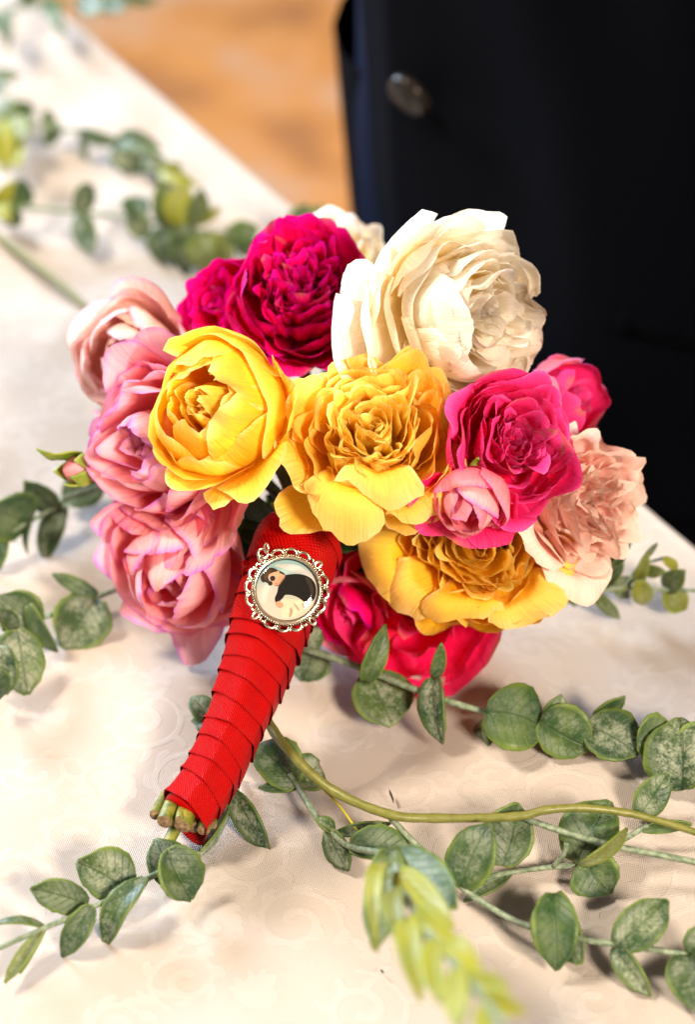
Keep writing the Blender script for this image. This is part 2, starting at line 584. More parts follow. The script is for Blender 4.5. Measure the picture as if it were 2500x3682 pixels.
def build_cloth():
    tile, W, H = damask_tile()

    def axis(segs):
        out = []
        for lo, hi, st in segs:
            n = max(1, int(round((hi - lo) / st)))
            out += list(np.linspace(lo, hi, n, endpoint=False))
        return np.array(out + [segs[-1][1]])

    A = axis([(TA0 - 0.02, -0.65, 0.03), (-0.65, -0.24, 0.0035), (-0.24, 0.24, 0.00105), (0.24, TA1 + 0.02, 0.03)])
    B = axis([(0.0, 0.37, 0.00115), (0.37, TB1 + 0.02, 0.03)])
    # skirt rows go over the edge with a soft radius: extra rows at b<0
    rad = 0.006
    rows = []                                  # (b, z, is_skirt)
    for z in np.linspace(-0.30, -rad, 14):
        rows.append((0.0 - rad, z, 1))
    for k in range(1, 6):
        an = math.pi / 2 * k / 6
        rows.append((-rad + rad * math.sin(an) * 1.0, -rad + rad * math.sin(an), 0.5))
    skirt_n = len(rows)
    nb = skirt_n + len(B)
    na = len(A)
    bb = np.concatenate([np.array([r[0] for r in rows]), B])
    zz = np.concatenate([np.array([r[1] for r in rows]), np.zeros(len(B))])
    AA, BB = np.meshgrid(A, bb)
    ZZ = np.repeat(zz[:, None], na, 1)
    sk = np.concatenate([np.array([r[2] for r in rows]), np.zeros(len(B))])[:, None]
    # soft creases
    rs = np.random.RandomState(5)
    wr = np.zeros_like(AA)
    for k in range(16):
        th = rs.uniform(0, math.pi)
        f = rs.uniform(40, 120)
        ph = rs.uniform(0, 6.28)
        wob = 0.3 * np.sin(AA * rs.uniform(8, 25) + rs.uniform(0, 6)) + 0.3 * np.sin(BB * rs.uniform(8, 25) + rs.uniform(0, 6))
        wr += np.sin((AA * math.cos(th) + BB * math.sin(th)) * f + ph + 2.5 * wob) * (0.050 / f)
    # long shallow ironing folds
    for c0, wd, am, th in ((0.10, 0.012, 0.0016, 0.5), (0.235, 0.016, 0.0020, 0.25), (-0.02, 0.013, 0.0014, -0.7), (0.30, 0.014, 0.0018, 1.0)):
        d = BB * math.cos(th) - AA * math.sin(th) - c0 + 0.006 * np.sin(AA * 31)
        wr += am * np.exp(-(d / wd) ** 2)
    wr = wr * np.clip((BB - 0.004) / 0.02, 0, 1)
    wr = np.clip(wr + 0.0004, -0.004, 0.006)
    ZZ = ZZ + np.where(sk > 0, 0, wr)
    fold = 0.010 * np.sin(AA * 46) + 0.006 * np.sin(AA * 93 + 1)
    depth = np.clip(-ZZ / 0.30, 0, 1)
    BBx = BB - np.where(sk >= 1, (fold + 0.012) * depth, 0)
    AS, BS = AA / 0.72, BB / 0.72
    U = (AS % W) / W * tile.shape[1]
    Vv = (BS % H) / H * tile.shape[0]
    i0 = np.floor(U - 0.5).astype(int); j0 = np.floor(Vv - 0.5).astype(int)
    fu = U - 0.5 - i0; fv = Vv - 0.5 - j0
    g_ = lambda j, i: tile[j % tile.shape[0], i % tile.shape[1]]
    dam = g_(j0, i0) * (1 - fu) * (1 - fv) + g_(j0, i0 + 1) * fu * (1 - fv) + g_(j0 + 1, i0) * (1 - fu) * fv + g_(j0 + 1, i0 + 1) * fu * fv
    Xw = E0.x + EA.x * AA + EB.x * BBx
    Yw = E0.y + EA.y * AA + EB.y * BBx
    co = np.stack([Xw, Yw, ZZ], -1).reshape(-1, 3)
    org = np.array(T(-0.2, 0.4, 0.0))
    co = co - org
    nv = co.shape[0]
    idx = np.arange(nb * na).reshape(nb, na)
    q = np.stack([idx[:-1, :-1], idx[:-1, 1:], idx[1:, 1:], idx[1:, :-1]], -1).reshape(-1, 4)
    # winding so the normal looks up
    me = bpy.data.meshes.new('tablecloth')
    me.vertices.add(nv); me.vertices.foreach_set('co', co.ravel())
    me.loops.add(q.size); me.loops.foreach_set('vertex_index', q[:, ::-1].ravel().astype(np.int32))
    me.polygons.add(len(q)); me.polygons.foreach_set('loop_start', np.arange(0, q.size, 4, dtype=np.int32))
    me.polygons.foreach_set('use_smooth', np.ones(len(q), dtype=bool))
    at = me.attributes.new('damask', 'FLOAT', 'POINT'); at.data.foreach_set('value', dam.ravel().astype(np.float32))
    me.update(calc_edges=True); me.validate()
    me.materials.append(M['cloth'])
    o = bpy.data.objects.new('tablecloth', me)
    o.location = org
    col.objects.link(o)
    tag(o, 'cream damask tablecloth with woven scroll pattern under the bouquet', 'tablecloth')


build_cloth()

# ------------------------------------------------------------------ person in the navy suit beyond the table
PC = V((0.168, 0.336, 0))
PF = -V((0.85, 0.527, 0)).normalized()          # facing the table
PL = V((0.527, -0.85, 0)).normalized()


def Q(l, f, z):
    return PC + PL * l + PF * f + V((0, 0, z))


def interp(tab, z):
    for (z0, *a), (z1, *b) in zip(tab, tab[1:]):
        if z <= z1:
            t = sm((z - z0) / (z1 - z0)) if z > z0 else 0
            return [x + (y - x) * t for x, y in zip(a, b)]
    return list(tab[-1][1:])


TORSO = [(-0.06, 0.205, 0.132), (0.06, 0.202, 0.133), (0.20, 0.205, 0.137), (0.34, 0.205, 0.130), (0.50, 0.225, 0.135), (0.62, 0.215, 0.115), (0.70, 0.10, 0.075), (0.73, 0.07, 0.07)]


def torso_pt(al, z, off=0.0):
    A_, B_ = interp(TORSO, z)
    ca, sa = math.cos(al), math.sin(al)
    e = 0.86
    x = math.copysign(abs(ca) ** e, ca); y = math.copysign(abs(sa) ** e, sa)
    wob = 0.004 * math.sin(7 * al + 9 * z) + 0.003 * math.sin(13 * al - 21 * z) + 0.004 * noise.noise(V((al * 2, z * 7, 3)))
    return Q((A_ + off + wob) * x, (B_ + off + wob) * y, z)


person = empty('person', Q(0, 0, FLOOR_Z))
tag(person, 'person in a dark navy suit jacket standing behind the table', 'person')
# body: one continuous skinned figure (head, arms and legs; all but the waist is out of the picture)
skel, edges, rads = [], [], []


def joint(p, r, link=None):
    skel.append(p); rads.append(r)
    if link is not None: edges.append((link, len(skel) - 1))
    return len(skel) - 1


pel = joint(Q(0, 0, 0.10), 0.12)
wst = joint(Q(0, 0, 0.28), 0.11, pel)
chs = joint(Q(0, 0, 0.50), 0.11, wst)
nk = joint(Q(0, 0, 0.70), 0.055, chs)
hd0 = joint(Q(0, 0.015, 0.79), 0.075, nk)
hd1 = joint(Q(0, 0.01, 0.90), 0.075, hd0)
for s in (-1, 1):
    hip = joint(Q(0.10 * s, 0, 0.02), 0.085, pel)
    kn = joint(Q(0.10 * s, 0.01, -0.30), 0.055, hip)
    an = joint(Q(0.10 * s, -0.01, -0.68), 0.04, kn)
    joint(Q(0.11 * s, 0.11, -0.72), 0.03, an)
    sh = joint(Q(0.17 * s, 0, 0.60), 0.055, chs)
    el = joint(Q(0.25 * s, -0.03, 0.34), 0.043, sh)
    wr_ = joint(Q(0.12 * s, 0.22, 0.42), 0.028, el)
    pm_ = joint(Q(0.08 * s, 0.29, 0.44), 0.032, wr_)
    for k in range(4):
        a1 = joint(Q((0.06 + 0.0) * s, 0.315 + 0.004 * k, 0.425 + 0.020 * k), 0.009, pm_)
        joint(Q(0.02 * s, 0.335 - 0.003 * k, 0.420 + 0.020 * k), 0.0075, a1)
    a1 = joint(Q(0.07 * s, 0.27, 0.485), 0.010, pm_)
    joint(Q(0.05 * s, 0.285, 0.515), 0.008, a1)
me = bpy.data.meshes.new('body')
me.from_pydata([tuple(p - PC - V((0, 0, FLOOR_Z))) for p in skel], edges, [])
body = bpy.data.objects.new('body', me)
col.objects.link(body)
body.parent = person
sk_ = body.modifiers.new('skin', 'SKIN')
for i, r in enumerate(rads):
    me.skin_vertices[0].data[i].radius = (r, r)
me.skin_vertices[0].data[0].use_root = True
body.modifiers.new('sub', 'SUBSURF').levels = 1
me.materials.append(M['skin'])
g = sphere_geo(Q(0, -0.012, 0.885), 0.098, 10, 14)
mesh_obj('hair', *g, M['hair'], person, origin=Q(0, 0, 0.9))


def loft(rings):
    verts, faces = [], []
    n = len(rings[0])
    for r_ in rings: verts += r_
    for i in range(len(rings) - 1):
        for k in range(n):
            faces.append((i * n + k, i * n + (k + 1) % n, (i + 1) * n + (k + 1) % n, (i + 1) * n + k))
    return verts, faces


zs = [-0.06 + 0.79 * i / 30 for i in range(31)]
jk = mesh_obj('jacket', *loft([[torso_pt(2 * math.pi * k / 56, z) for k in range(56)] for z in zs]), M['suit_blue_lit'], person, origin=Q(0, 0, 0.3))
# overlapping front panel: its edge is the front opening
al_edge = min((R(60 + 0.5 * k) for k in range(140)), key=lambda al: abs(proj(torso_pt(al, 0.12, 0.012))[0] - 1322))
pv, nA, nZ = [], 22, 26
for j in range(nZ):
    z = -0.072 + 0.56 * j / (nZ - 1)
    cut = 0.30 * sm((0.03 - z) / 0.12)
    for i in range(nA):
        al = al_edge - cut - (R(120) - cut) * i / (nA - 1)
        pv.append(torso_pt(al, z, 0.007 + 0.004 * math.exp(-i * 0.8)))
fp = mesh_obj('front_panel', pv, grid_faces(nA, nZ), M['suit'], jk, origin=Q(0, 0.14, 0.2))
solid(fp, 0.004, 1)
pv = []
for j in range(4):
    for i in range(10):
        al = R(62) - R(46) * i / 9
        pv.append(torso_pt(al, 0.085 - 0.016 * j - 0.006 * i / 9, 0.0085 + 0.0010 * j))
solid(mesh_obj('pocket_flap', pv, grid_faces(10, 4), M['suit'], jk, origin=torso_pt(R(40), 0.06)), 0.003, 1)
for s in (-1, 1):
    pth = catmull([Q(0.16 * s, 0, 0.62), Q(0.24 * s, -0.01, 0.52), Q(0.27 * s, -0.03, 0.35), Q(0.21 * s, 0.09, 0.37), Q(0.13 * s, 0.205, 0.415)], 5)
    n_ = len(pth)
    mesh_obj('sleeve', *tube_geo(pth, [0.075 - 0.032 * i / (n_ - 1) for i in range(n_)], 14), M['suit'], jk, origin=Q(0.2 * s, 0, 0.5))
# buttons on the front panel
for bz, main in ((0.096, True), (0.205, False)):
    bal, bb_ = None, 1e9
    for k in range(400):
        al = R(40) + R(80) * k / 400
        q = proj(torso_pt(al, bz, 0.012))
        if abs(q[0] - 1515) < bb_:
            bb_ = abs(q[0] - 1515); bal = al
    # height that brings it where the photo has it
    c = torso_pt(bal, bz, 0.0135)
    nrm = ((torso_pt(bal + 0.02, bz) - torso_pt(bal - 0.02, bz)).cross(V((0, 0, 1)))).normalized()
    if nrm.dot(PF) < 0: nrm = -nrm
    nrm = (nrm + V((0.1, 0, -0.42))).normalized()
    tx = nrm.cross(V((0, 0, 1))).normalized(); ty = tx.cross(nrm) * -1
    prof = [(0.0, 0.0052), (0.004, 0.0050), (0.0065, 0.0042), (0.0085, 0.0047), (0.0100, 0.0046), (0.0112, 0.0030), (0.0112, 0.0008), (0.0095, 0.0)]
    rings = [[c + (tx * math.cos(2 * math.pi * k / 24) + ty * math.sin(2 * math.pi * k / 24)) * r_ * 1.0 + nrm * (h * 1.3 + 0.003) for k in range(24)] for r_, h in prof]
    mesh_obj('button', *loft(rings), M['button'], jk, origin=c)
for s in (-1, 1):
    rings = []
    for i in range(16):
        z = 0.06 - 0.79 * i / 15
        rr_ = 0.112 - 0.045 * (i / 15) ** 0.7
        rings.append([Q(0.105 * s + rr_ * math.cos(2 * math.pi * k / 24), rr_ * 1.1 * math.sin(2 * math.pi * k / 24) + 0.004 * math.sin(i), z) for k in range(24)])
    mesh_obj('trouser_leg', *loft(rings), M['suit'], person, origin=Q(0.1 * s, 0, -0.3))
    rings = []
    for i in range(10):
        t = i / 9
        wd = 0.045 * math.sin(math.pi * (0.12 + 0.83 * t)) ** 0.5
        ht = 0.085 - 0.05 * sm(t, 0.2, 0.7)
        rings.append([Q(0.105 * s + wd * math.cos(2 * math.pi * k / 14), -0.09 + 0.29 * t, FLOOR_Z + 0.002 + ht * 0.5 * (1 + math.sin(2 * math.pi * k / 14))) for k in range(14)])
    v_, f_ = loft(rings)
    f_ += [tuple(range(14)), tuple(range(126, 140))]
    mesh_obj('shoe', v_, f_, M['shoe'], person, origin=Q(0.1 * s, 0.05, FLOOR_Z))

# ------------------------------------------------------------------ bouquet
MPP = HALF_W / 1250                       # metres per photo pixel at depth 1
SCH = {
    'yellow':  dict(mat='yellow', base=(0.98, 0.60, 0.004), mid=(0.98, 0.66, 0.02), tip=(0.98, 0.72, 0.09), edge=(0.97, 0.81, 0.36), ea=0.8),
    'butter':  dict(mat='yellow', base=(0.99, 0.64, 0.020), mid=(0.99, 0.68, 0.05), tip=(0.98, 0.71, 0.15), edge=(0.97, 0.77, 0.36), ea=0.8),
    'golden':  dict(mat='yellow', base=(0.99, 0.58, 0.008), mid=(0.99, 0.63, 0.02), tip=(0.98, 0.67, 0.08), edge=(0.97, 0.75, 0.30), ea=0.8),
    'heart':   dict(mat='yellow', base=(0.99, 0.72, 0.05), mid=(0.99, 0.75, 0.08), tip=(0.99, 0.77, 0.16), edge=(0.97, 0.80, 0.34), ea=0.8),
    'cream':   dict(mat='white', base=(0.97, 0.80, 0.30), mid=(0.97, 0.92, 0.80), tip=(0.97, 0.94, 0.87), edge=(0.97, 0.95, 0.88), ea=0.6),
    'magenta': dict(mat='magenta', base=(0.60, 0.0, 0.016), mid=(0.78, 0.0, 0.075), tip=(0.82, 0.002, 0.20), edge=(0.52, 0.004, 0.38), ea=0.9),
    'hot':     dict(mat='magenta', base=(0.74, 0.002, 0.06), mid=(0.82, 0.015, 0.16), tip=(0.86, 0.045, 0.27), edge=(0.80, 0.13, 0.44), ea=0.65),
    'crimson': dict(mat='magenta', base=(0.80, 0.002, 0.05), mid=(0.92, 0.012, 0.14), tip=(0.93, 0.04, 0.21), edge=(0.90, 0.08, 0.30), ea=0.5),
    'pink':    dict(mat='pink', base=(0.94, 0.12, 0.15), mid=(0.95, 0.30, 0.34), tip=(0.95, 0.50, 0.53), edge=(0.56, 0.14, 0.58), ea=1.0),
    'rosy':    dict(mat='pink', base=(0.90, 0.06, 0.13), mid=(0.92, 0.17, 0.24), tip=(0.92, 0.32, 0.38), edge=(0.76, 0.16, 0.54), ea=0.8),
    'blush':   dict(mat='pink', base=(0.93, 0.54, 0.46), mid=(0.93, 0.63, 0.55), tip=(0.93, 0.67, 0.60), edge=(0.70, 0.40, 0.66), ea=0.85),
    'peach':   dict(mat='peach', base=(0.96, 0.58, 0.54), mid=(0.96, 0.68, 0.61), tip=(0.96, 0.73, 0.64), edge=(0.95, 0.76, 0.62), ea=0.6),
}


def bez(c, t):
    a = (1 - t) ** 3; b = 3 * (1 - t) ** 2 * t; d = 3 * (1 - t) * t * t; e = t ** 3
    return (a * c[0][0] + b * c[1][0] + d * c[2][0] + e * c[3][0], a * c[0][1] + b * c[1][1] + d * c[2][1] + e * c[3][1])


def petal_geo(rng, fr, rad, phi, hw, cps, sch, lip=0.0, cross=0.0, rnd=0.30, ruf=0.03, notch=0.0, tilt=0.0, point=0.0,
              nu=17, nv=17, shade=0.0, crease=0.0, edgecut=1.0, radial=0.0):
    """one petal in rose units: azimuth phi, half-width hw (radians), Bezier profile cps of (radius, height)"""
    C, X, Y, N = fr
    wseed = getattr(rng, 'wseed', 0.0)
    ph1, ph2, ph3 = rng.uniform(0, 6.28), rng.uniform(0, 6.28), rng.uniform(0, 100)
    tn = rng.uniform(-0.06, 0.06)
    bru = rng.uniform(-0.9, 0.9) if rng.random() < 0.33 else None
    ruf = ruf * 1.35
    verts, cols, uvs = [], [], []
    for j in range(nv):
        v = j / (nv - 1)
        for i in range(nu):
            u = -1 + 2 * i / (nu - 1)
            s = v * (1 - rnd * abs(u) ** 2.6) + 0.035 * v * math.sin(2.3 * u + ph1)
            s += 0.022 * v ** 4 * noise.noise(V((u * 7.0, ph3, 1.0))) + 0.012 * v ** 6 * noise.noise(V((u * 19.0, ph3, 2.0)))
            s -= v * notch * math.exp(-(u / 0.16) ** 2)
            s += v * point * math.exp(-(u / 0.22) ** 2)
            r_, z_ = bez(cps, max(0, s))
            k = 0.46 + 0.54 * sm(v, 0, 0.48)
            th = phi + hw * u * k * (1 - radial) + radial * 0.5 * math.sin(u * 1.6 + ph2)
            r_ *= 1 + cross * u * u * v
            r_ = max(0.01, r_ + radial * u * 0.26 * k)
            z_ += tilt * u * v
            # rolled lip
            e = max(0.0, s - 0.78) / 0.22
            ee = e + max(0, abs(u) - 0.75) * 1.2 * v
            r_ += lip * ee * 0.16
            z_ -= abs(lip) * ee * ee * 0.13
            a = v * v
            w_ = ruf * a * (math.sin(3.1 * u * edgecut + ph1) + 0.6 * math.sin(6.3 * u + ph2) + 1.1 * noise.noise(V((u * 2.2, v * 2.4, ph3))))
            w_ += 0.020 * a * noise.noise(V((u * 6.0, v * 4.0, ph3 + 3))) + 0.016 * v ** 5 * noise.noise(V((u * 13.0, v * 6, ph3 + 5)))
            cr = -crease * math.exp(-(u / 0.10) ** 2) * sm(v, 0.05, 0.7)
            r_ += w_ * 0.8 + cr
            z_ += w_ * 0.7
            q = V((r_ * math.cos(th), r_ * math.sin(th), z_))
            q += noise.noise_vector(q * 1.5 + V((wseed, 0, 0))) * (0.11 * min(1, 0.3 + r_))
            verts.append(C + (X * q.x + Y * q.y + N * q.z) * rad)
            c = lerp(sch['base'], sch['mid'], sm(s, 0.15, 0.62))
            c = lerp(c, sch['tip'], sm(s, 0.55, 0.95))
            nz = noise.noise(V((u * 3, v * 3, ph3 + 7)))
            ed = max(sm(abs(u), 0.80, 1.02) * sm(v, 0.2, 0.6), sm(v, 0.90, 1.0)) * (0.7 + 0.9 * nz)
            c = lerp(c, sch['edge'], max(0, min(1, ed)) * sch['ea'])
            if bru is not None:
                c = lerp(c, lerp(c, (0.42, 0.20, 0.05), 0.75), math.exp(-((u - bru) / 0.22) ** 2) * sm(v, 0.84, 1.0))
            c = tuple(max(0, x * (1 + tn + 0.10 * nz)) for x in c)
            cols.append(c)
            uvs.append((u * 0.5 + 0.5 + ph3, v))
    return verts, grid_faces(nu, nv), cols, uvs


bq_base = Z(1150, 2150, 0)
bouquet = empty('rose_bouquet', bq_base)
tag(bouquet, 'bouquet of yellow, cream, pink and magenta roses with red ribbon handle', 'bouquet')
HANDLE_TOP = P(1085, 1930, 0.812)
PETALS = 0


def frame_at(px, py, t, face, spin=0):
    C = P(px, py, t)
    N = (RGT * face[0] + UPV * face[1] - FWD * face[2]).normalized()
    Y = UPV - N * UPV.dot(N)
    if Y.length < 0.2: Y = FWD - N * FWD.dot(N)
    Y.normalize()
    X = Y.cross(N).normalized()
    if spin:
        X, Y = X * math.cos(spin) + Y * math.sin(spin), Y * math.cos(spin) - X * math.sin(spin)
    return C, X, Y, N


def rose(px, py, t, rpx, face, scheme, label, layers, custom=(), seed=1, inner=None, calyx=True, stem=True):
    """layers: dicts n, cps, hw, ... (every petal an object); inner: the crowded heart, joined"""
    global PETALS
    rng = random.Random(seed)
    rng.wseed = seed * 3.7
    fr = frame_at(px, py, t, face)
    C, X, Y, N = fr
    rad = rpx * MPP * t
    sch = SCH[scheme]
    # calyx and stem stub are the rose's own mesh
    p0 = C - N * rad * 0.95
    hv, hf = [], []
    prof = [(0.10, -1.10), (0.16, -0.98), (0.24, -0.88), (0.26, -0.74), (0.16, -0.60), (0.04, -0.50)]
    rings = [[C + (X * math.cos(k * math.pi / 5) + Y * math.sin(k * math.pi / 5)) * r_ * rad + N * h * rad for k in range(10)] for r_, h in prof]
    hv, hf = loft(rings)
    ro = mesh_obj('rose', hv, hf, M['sepal'], bouquet, origin=C)
    ro['label'] = label
    av, af, ac, au = [], [], [], []
    for L in layers:
        L = dict(L)
        join = L.pop('join', False)
        n = L.pop('n'); cps = L.pop('cps'); hw = L.pop('hw'); ph = L.pop('ph', rng.uniform(0, 6)); jit = L.pop('jit', 0.08)
        sc = SCH[L.pop('sch', scheme)]
        arc = L.pop('arc', 2 * math.pi)
        for k in range(n):
            phi = ph + arc * k / n + rng.uniform(-0.5, 0.5) * arc / n * 0.5
            jr, jz = rng.uniform(-jit, jit), rng.uniform(-jit, jit)
            cp = [cps[0], (cps[1][0] + jr * 0.4, cps[1][1]), (cps[2][0] + jr * 0.8, cps[2][1] + jz * 0.5), (cps[3][0] + jr * 1.4, cps[3][1] + jz)]
            L2 = dict(L)
            L2['lip'] = L.get('lip', 0) * rng.uniform(0.4, 1.4)
            L2['tilt'] = L.get('tilt', 0) + rng.uniform(-0.16, 0.16)
            L2['ruf'] = L.get('ruf', 0.03) * rng.uniform(0.6, 1.5)
            L2['rnd'] = L.get('rnd', 0.3) * rng.uniform(0.7, 1.3)
            if rng.random() < 0.4: L2['notch'] = rng.uniform(0.02, 0.09)
            v_, f_, c_, u_ = petal_geo(rng, fr, rad, phi, hw * rng.uniform(0.85, 1.15), cp, sc, **L2)
            if join:
                o = len(av)
                av += v_; ac += c_; au += u_
                af += [tuple(i + o for i in f) for f in f_]
                continue
            mesh_obj('petal', v_, f_, M[sc['mat']], ro, origin=C, cols=c_, uvs=u_)
            PETALS += 1
    for L in custom:
        L = dict(L)
        sc = SCH[L.pop('sch', scheme)]
        v_, f_, c_, u_ = petal_geo(rng, fr, rad, R(L.pop('a')), R(L.pop('w')), L.pop('cps'), sc, **L)
        mesh_obj('petal', v_, f_, M[sc['mat']], ro, origin=C, cols=c_, uvs=u_)
        PETALS += 1
    if inner:
        sc = SCH[inner.get('sch', scheme)]
        sv, sf = sphere_geo((0, 0, 0), 1.0, 8, 12)
        o = len(av)
        av += [C + (X * p.x + Y * p.y) * rad * (inner['r'] + 0.12) + N * rad * (p.z * 0.30 - 0.42) for p in sv]
        ac += [sc['base']] * len(sv); au += [(0.5, 0.5)] * len(sv)
        af += [tuple(i + o for i in f) for f in sf]
        for k in range(inner['n']):
            q = (1 - (k + 0.5) / inner['n']) ** 0.85
            rr_ = inner['r'] * q * rng.uniform(0.93, 1.07)
            a0 = k * 2.39996 + rng.uniform(-0.25, 0.25)
            top = inner['z'] + rng.uniform(-0.05, 0.05) - inner.get('dish', 0.15) * (1 - q)
            lean = rng.uniform(-0.07, 0.05)
            cp = [(0.03, -0.4), (rr_ * 0.9, -0.3), (rr_ * 1.1 + 0.04, top - 0.30), (max(0.01, rr_ + lean), top)]
            hw = min(1.6, inner.get('w', 0.22) * 1.35 / max(rr_, 0.10)) * rng.uniform(0.8, 1.15)
            v_, f_, c_, u_ = petal_geo(rng, fr, rad, a0, hw, cp, sc, nu=9, nv=9, lip=rng.uniform(0, 0.6), ruf=inner.get('ruf', 0.05) * 0.7, rnd=0.14, tilt=rng.uniform(-0.08, 0.08), radial=(rng.uniform(0.35, 0.95) if rng.random() < inner.get('rad', 0.0) else 0.0))
            o = len(av)
            av += v_; ac += c_; au += u_
            af += [tuple(i + o for i in f) for f in f_]
        io = mesh_obj('inner_petals', av, af, M[sc['mat']], ro, origin=C, cols=ac, uvs=au)
        tag(io, kind='stuff')
    if calyx:
        for k in range(5):
            a = k * 2 * math.pi / 5 + seed
            d = X * math.cos(a) + Y * math.sin(a)
            sd = N.cross(d)
            vv, ff = [], []
            for j in range(7):
                tt = j / 6
                wd = 0.16 * rad * math.sin(math.pi * (0.25 + 0.75 * tt)) ** 0.9
                c = C + d * rad * (0.22 + 0.55 * tt) + N * rad * (-0.85 - 0.10 * math.sin(tt * 3))
                for i in (-1, 0, 1):
                    vv.append(c + sd * wd * i + N * rad * 0.03 * abs(i))
            so = mesh_obj('sepal', vv, grid_faces(3, 7), M['sepal'], ro, origin=C - N * rad * 0.8)
            solid(so, 0.0006)
    if stem:
        e = C - N * rad * 1.08
        mid = (e * 0.55 + HANDLE_TOP * 0.45) - N * rad * 0.35
        mid.z = max(mid.z, 0.012)
        st = mesh_obj('stem', *tube_geo(catmull([e, mid, HANDLE_TOP + V((rng.uniform(-.004, .004), rng.uniform(0, .006), rng.uniform(-.003, .003)))], 6), 0.0022, 7), M['rose_stem'], ro, origin=e)
    return ro


# profile shorthands (radius, height) in rose radii
def cup(R_, zt, rt, zb=-0.75):
    return [(0.10, zb), (R_ * 1.02, zb), (R_ * 1.15, zt - 0.42), (rt, zt)]


def dome(n=8, K=5, lip=0.4, ruf=0.045, hw=0.55, zt0=0.02, ztop=0.46, R1=0.45, sep=2, jit=0.06, heart=None):
    out = []
    for k in range(K):
        f = k / (K - 1)
        Rk = 1.0 - (1 - R1) * f
        zt = zt0 + (ztop - zt0) * f ** 0.75
        rt = Rk * (1.0 - 0.12 * f) - 0.02
        out.append(dict(n=max(5, n - k // 2), cps=[(0.1, -0.75 + 0.2 * f), (Rk * 0.95, -0.72 + 0.25 * f), (Rk * 1.10, zt - 0.38), (rt, zt)],
                        hw=hw * (1 + 0.3 * f), lip=lip, ruf=ruf * (1 + 0.5 * f), jit=jit, join=k >= sep, cross=-0.05))
        if heart and k >= sep: out[-1]['sch'] = heart
    return out


# --- yellow cupped rose, left of the middle
rose(770, 1465, 0.772, 258, (-0.42, 0.14, 0.90), 'yellow', 'bright yellow cupped rose left of centre',
     [dict(n=5, cps=cup(0.96, 0.36, 0.74), hw=0.98, lip=0.4, ruf=0.025, cross=0.03, ph=0.3),
      dict(n=5, cps=cup(0.86, 0.58, 0.46), hw=0.98, lip=0.25, ruf=0.03, ph=0.9),
      dict(n=4, cps=cup(0.66, 0.64, 0.30), hw=1.05, lip=0.3, ruf=0.04),
      dict(n=4, cps=cup(0.44, 0.62, 0.16), hw=1.0, lip=0.2, ruf=0.04, join=True)],
     custom=[dict(a=-28, w=50, cps=[(0.15, -0.7), (0.95, -0.7), (1.02, 0.35), (0.36, 0.78)], lip=0.2, ruf=0.02, rnd=0.3),
             dict(a=40, w=46, cps=[(0.15, -0.7), (0.95, -0.7), (1.02, 0.30), (0.44, 0.74)], lip=0.3, ruf=0.02, rnd=0.28),
             dict(a=100, w=40, cps=[(0.15, -0.7), (0.95, -0.7), (1.0, 0.30), (0.66, 0.62)], lip=-0.5, ruf=0.04, rnd=0.28),
             dict(a=2, w=28, cps=[(0.15, -0.7), (1.0, -0.7), (1.14, 0.0), (1.34, 0.40)], lip=0.2, ruf=0.03, rnd=0.42, point=0.08),
             dict(a=25, w=22, cps=[(0.15, -0.75), (1.0, -0.75), (1.14, -0.1), (1.24, 0.22)], lip=-0.2, ruf=0.03, rnd=0.5, point=0.14),
             dict(a=-50, w=34, cps=[(0.15, -0.72), (0.95, -0.72), (1.08, -0.1), (1.34, 0.20)], lip=0.5, ruf=0.04, rnd=0.22),
             dict(a=-95, w=40, cps=[(0.15, -0.7), (0.95, -0.7), (1.08, 0.0), (1.14, 0.30)], lip=0.5, ruf=0.03, rnd=0.3),
             dict(a=-72, w=24, cps=[(0.15, -0.78), (0.95, -0.78), (1.12, -0.2), (1.40, 0.02)], lip=0.4, ruf=0.05, rnd=0.25),
             dict(a=-122, w=36, cps=[(0.15, -0.7), (0.9, -0.7), (1.05, -0.05), (0.92, 0.46)], lip=0.5, ruf=0.03),
             dict(a=88, w=46, cps=[(0.15, -0.72), (0.96, -0.72), (1.15, 0.05), (1.12, 0.46)], lip=-0.3, ruf=0.02, rnd=0.2)],
     seed=11, inner=dict(n=8, r=0.18, z=0.55, w=0.16, ruf=0.05, dish=0.1))
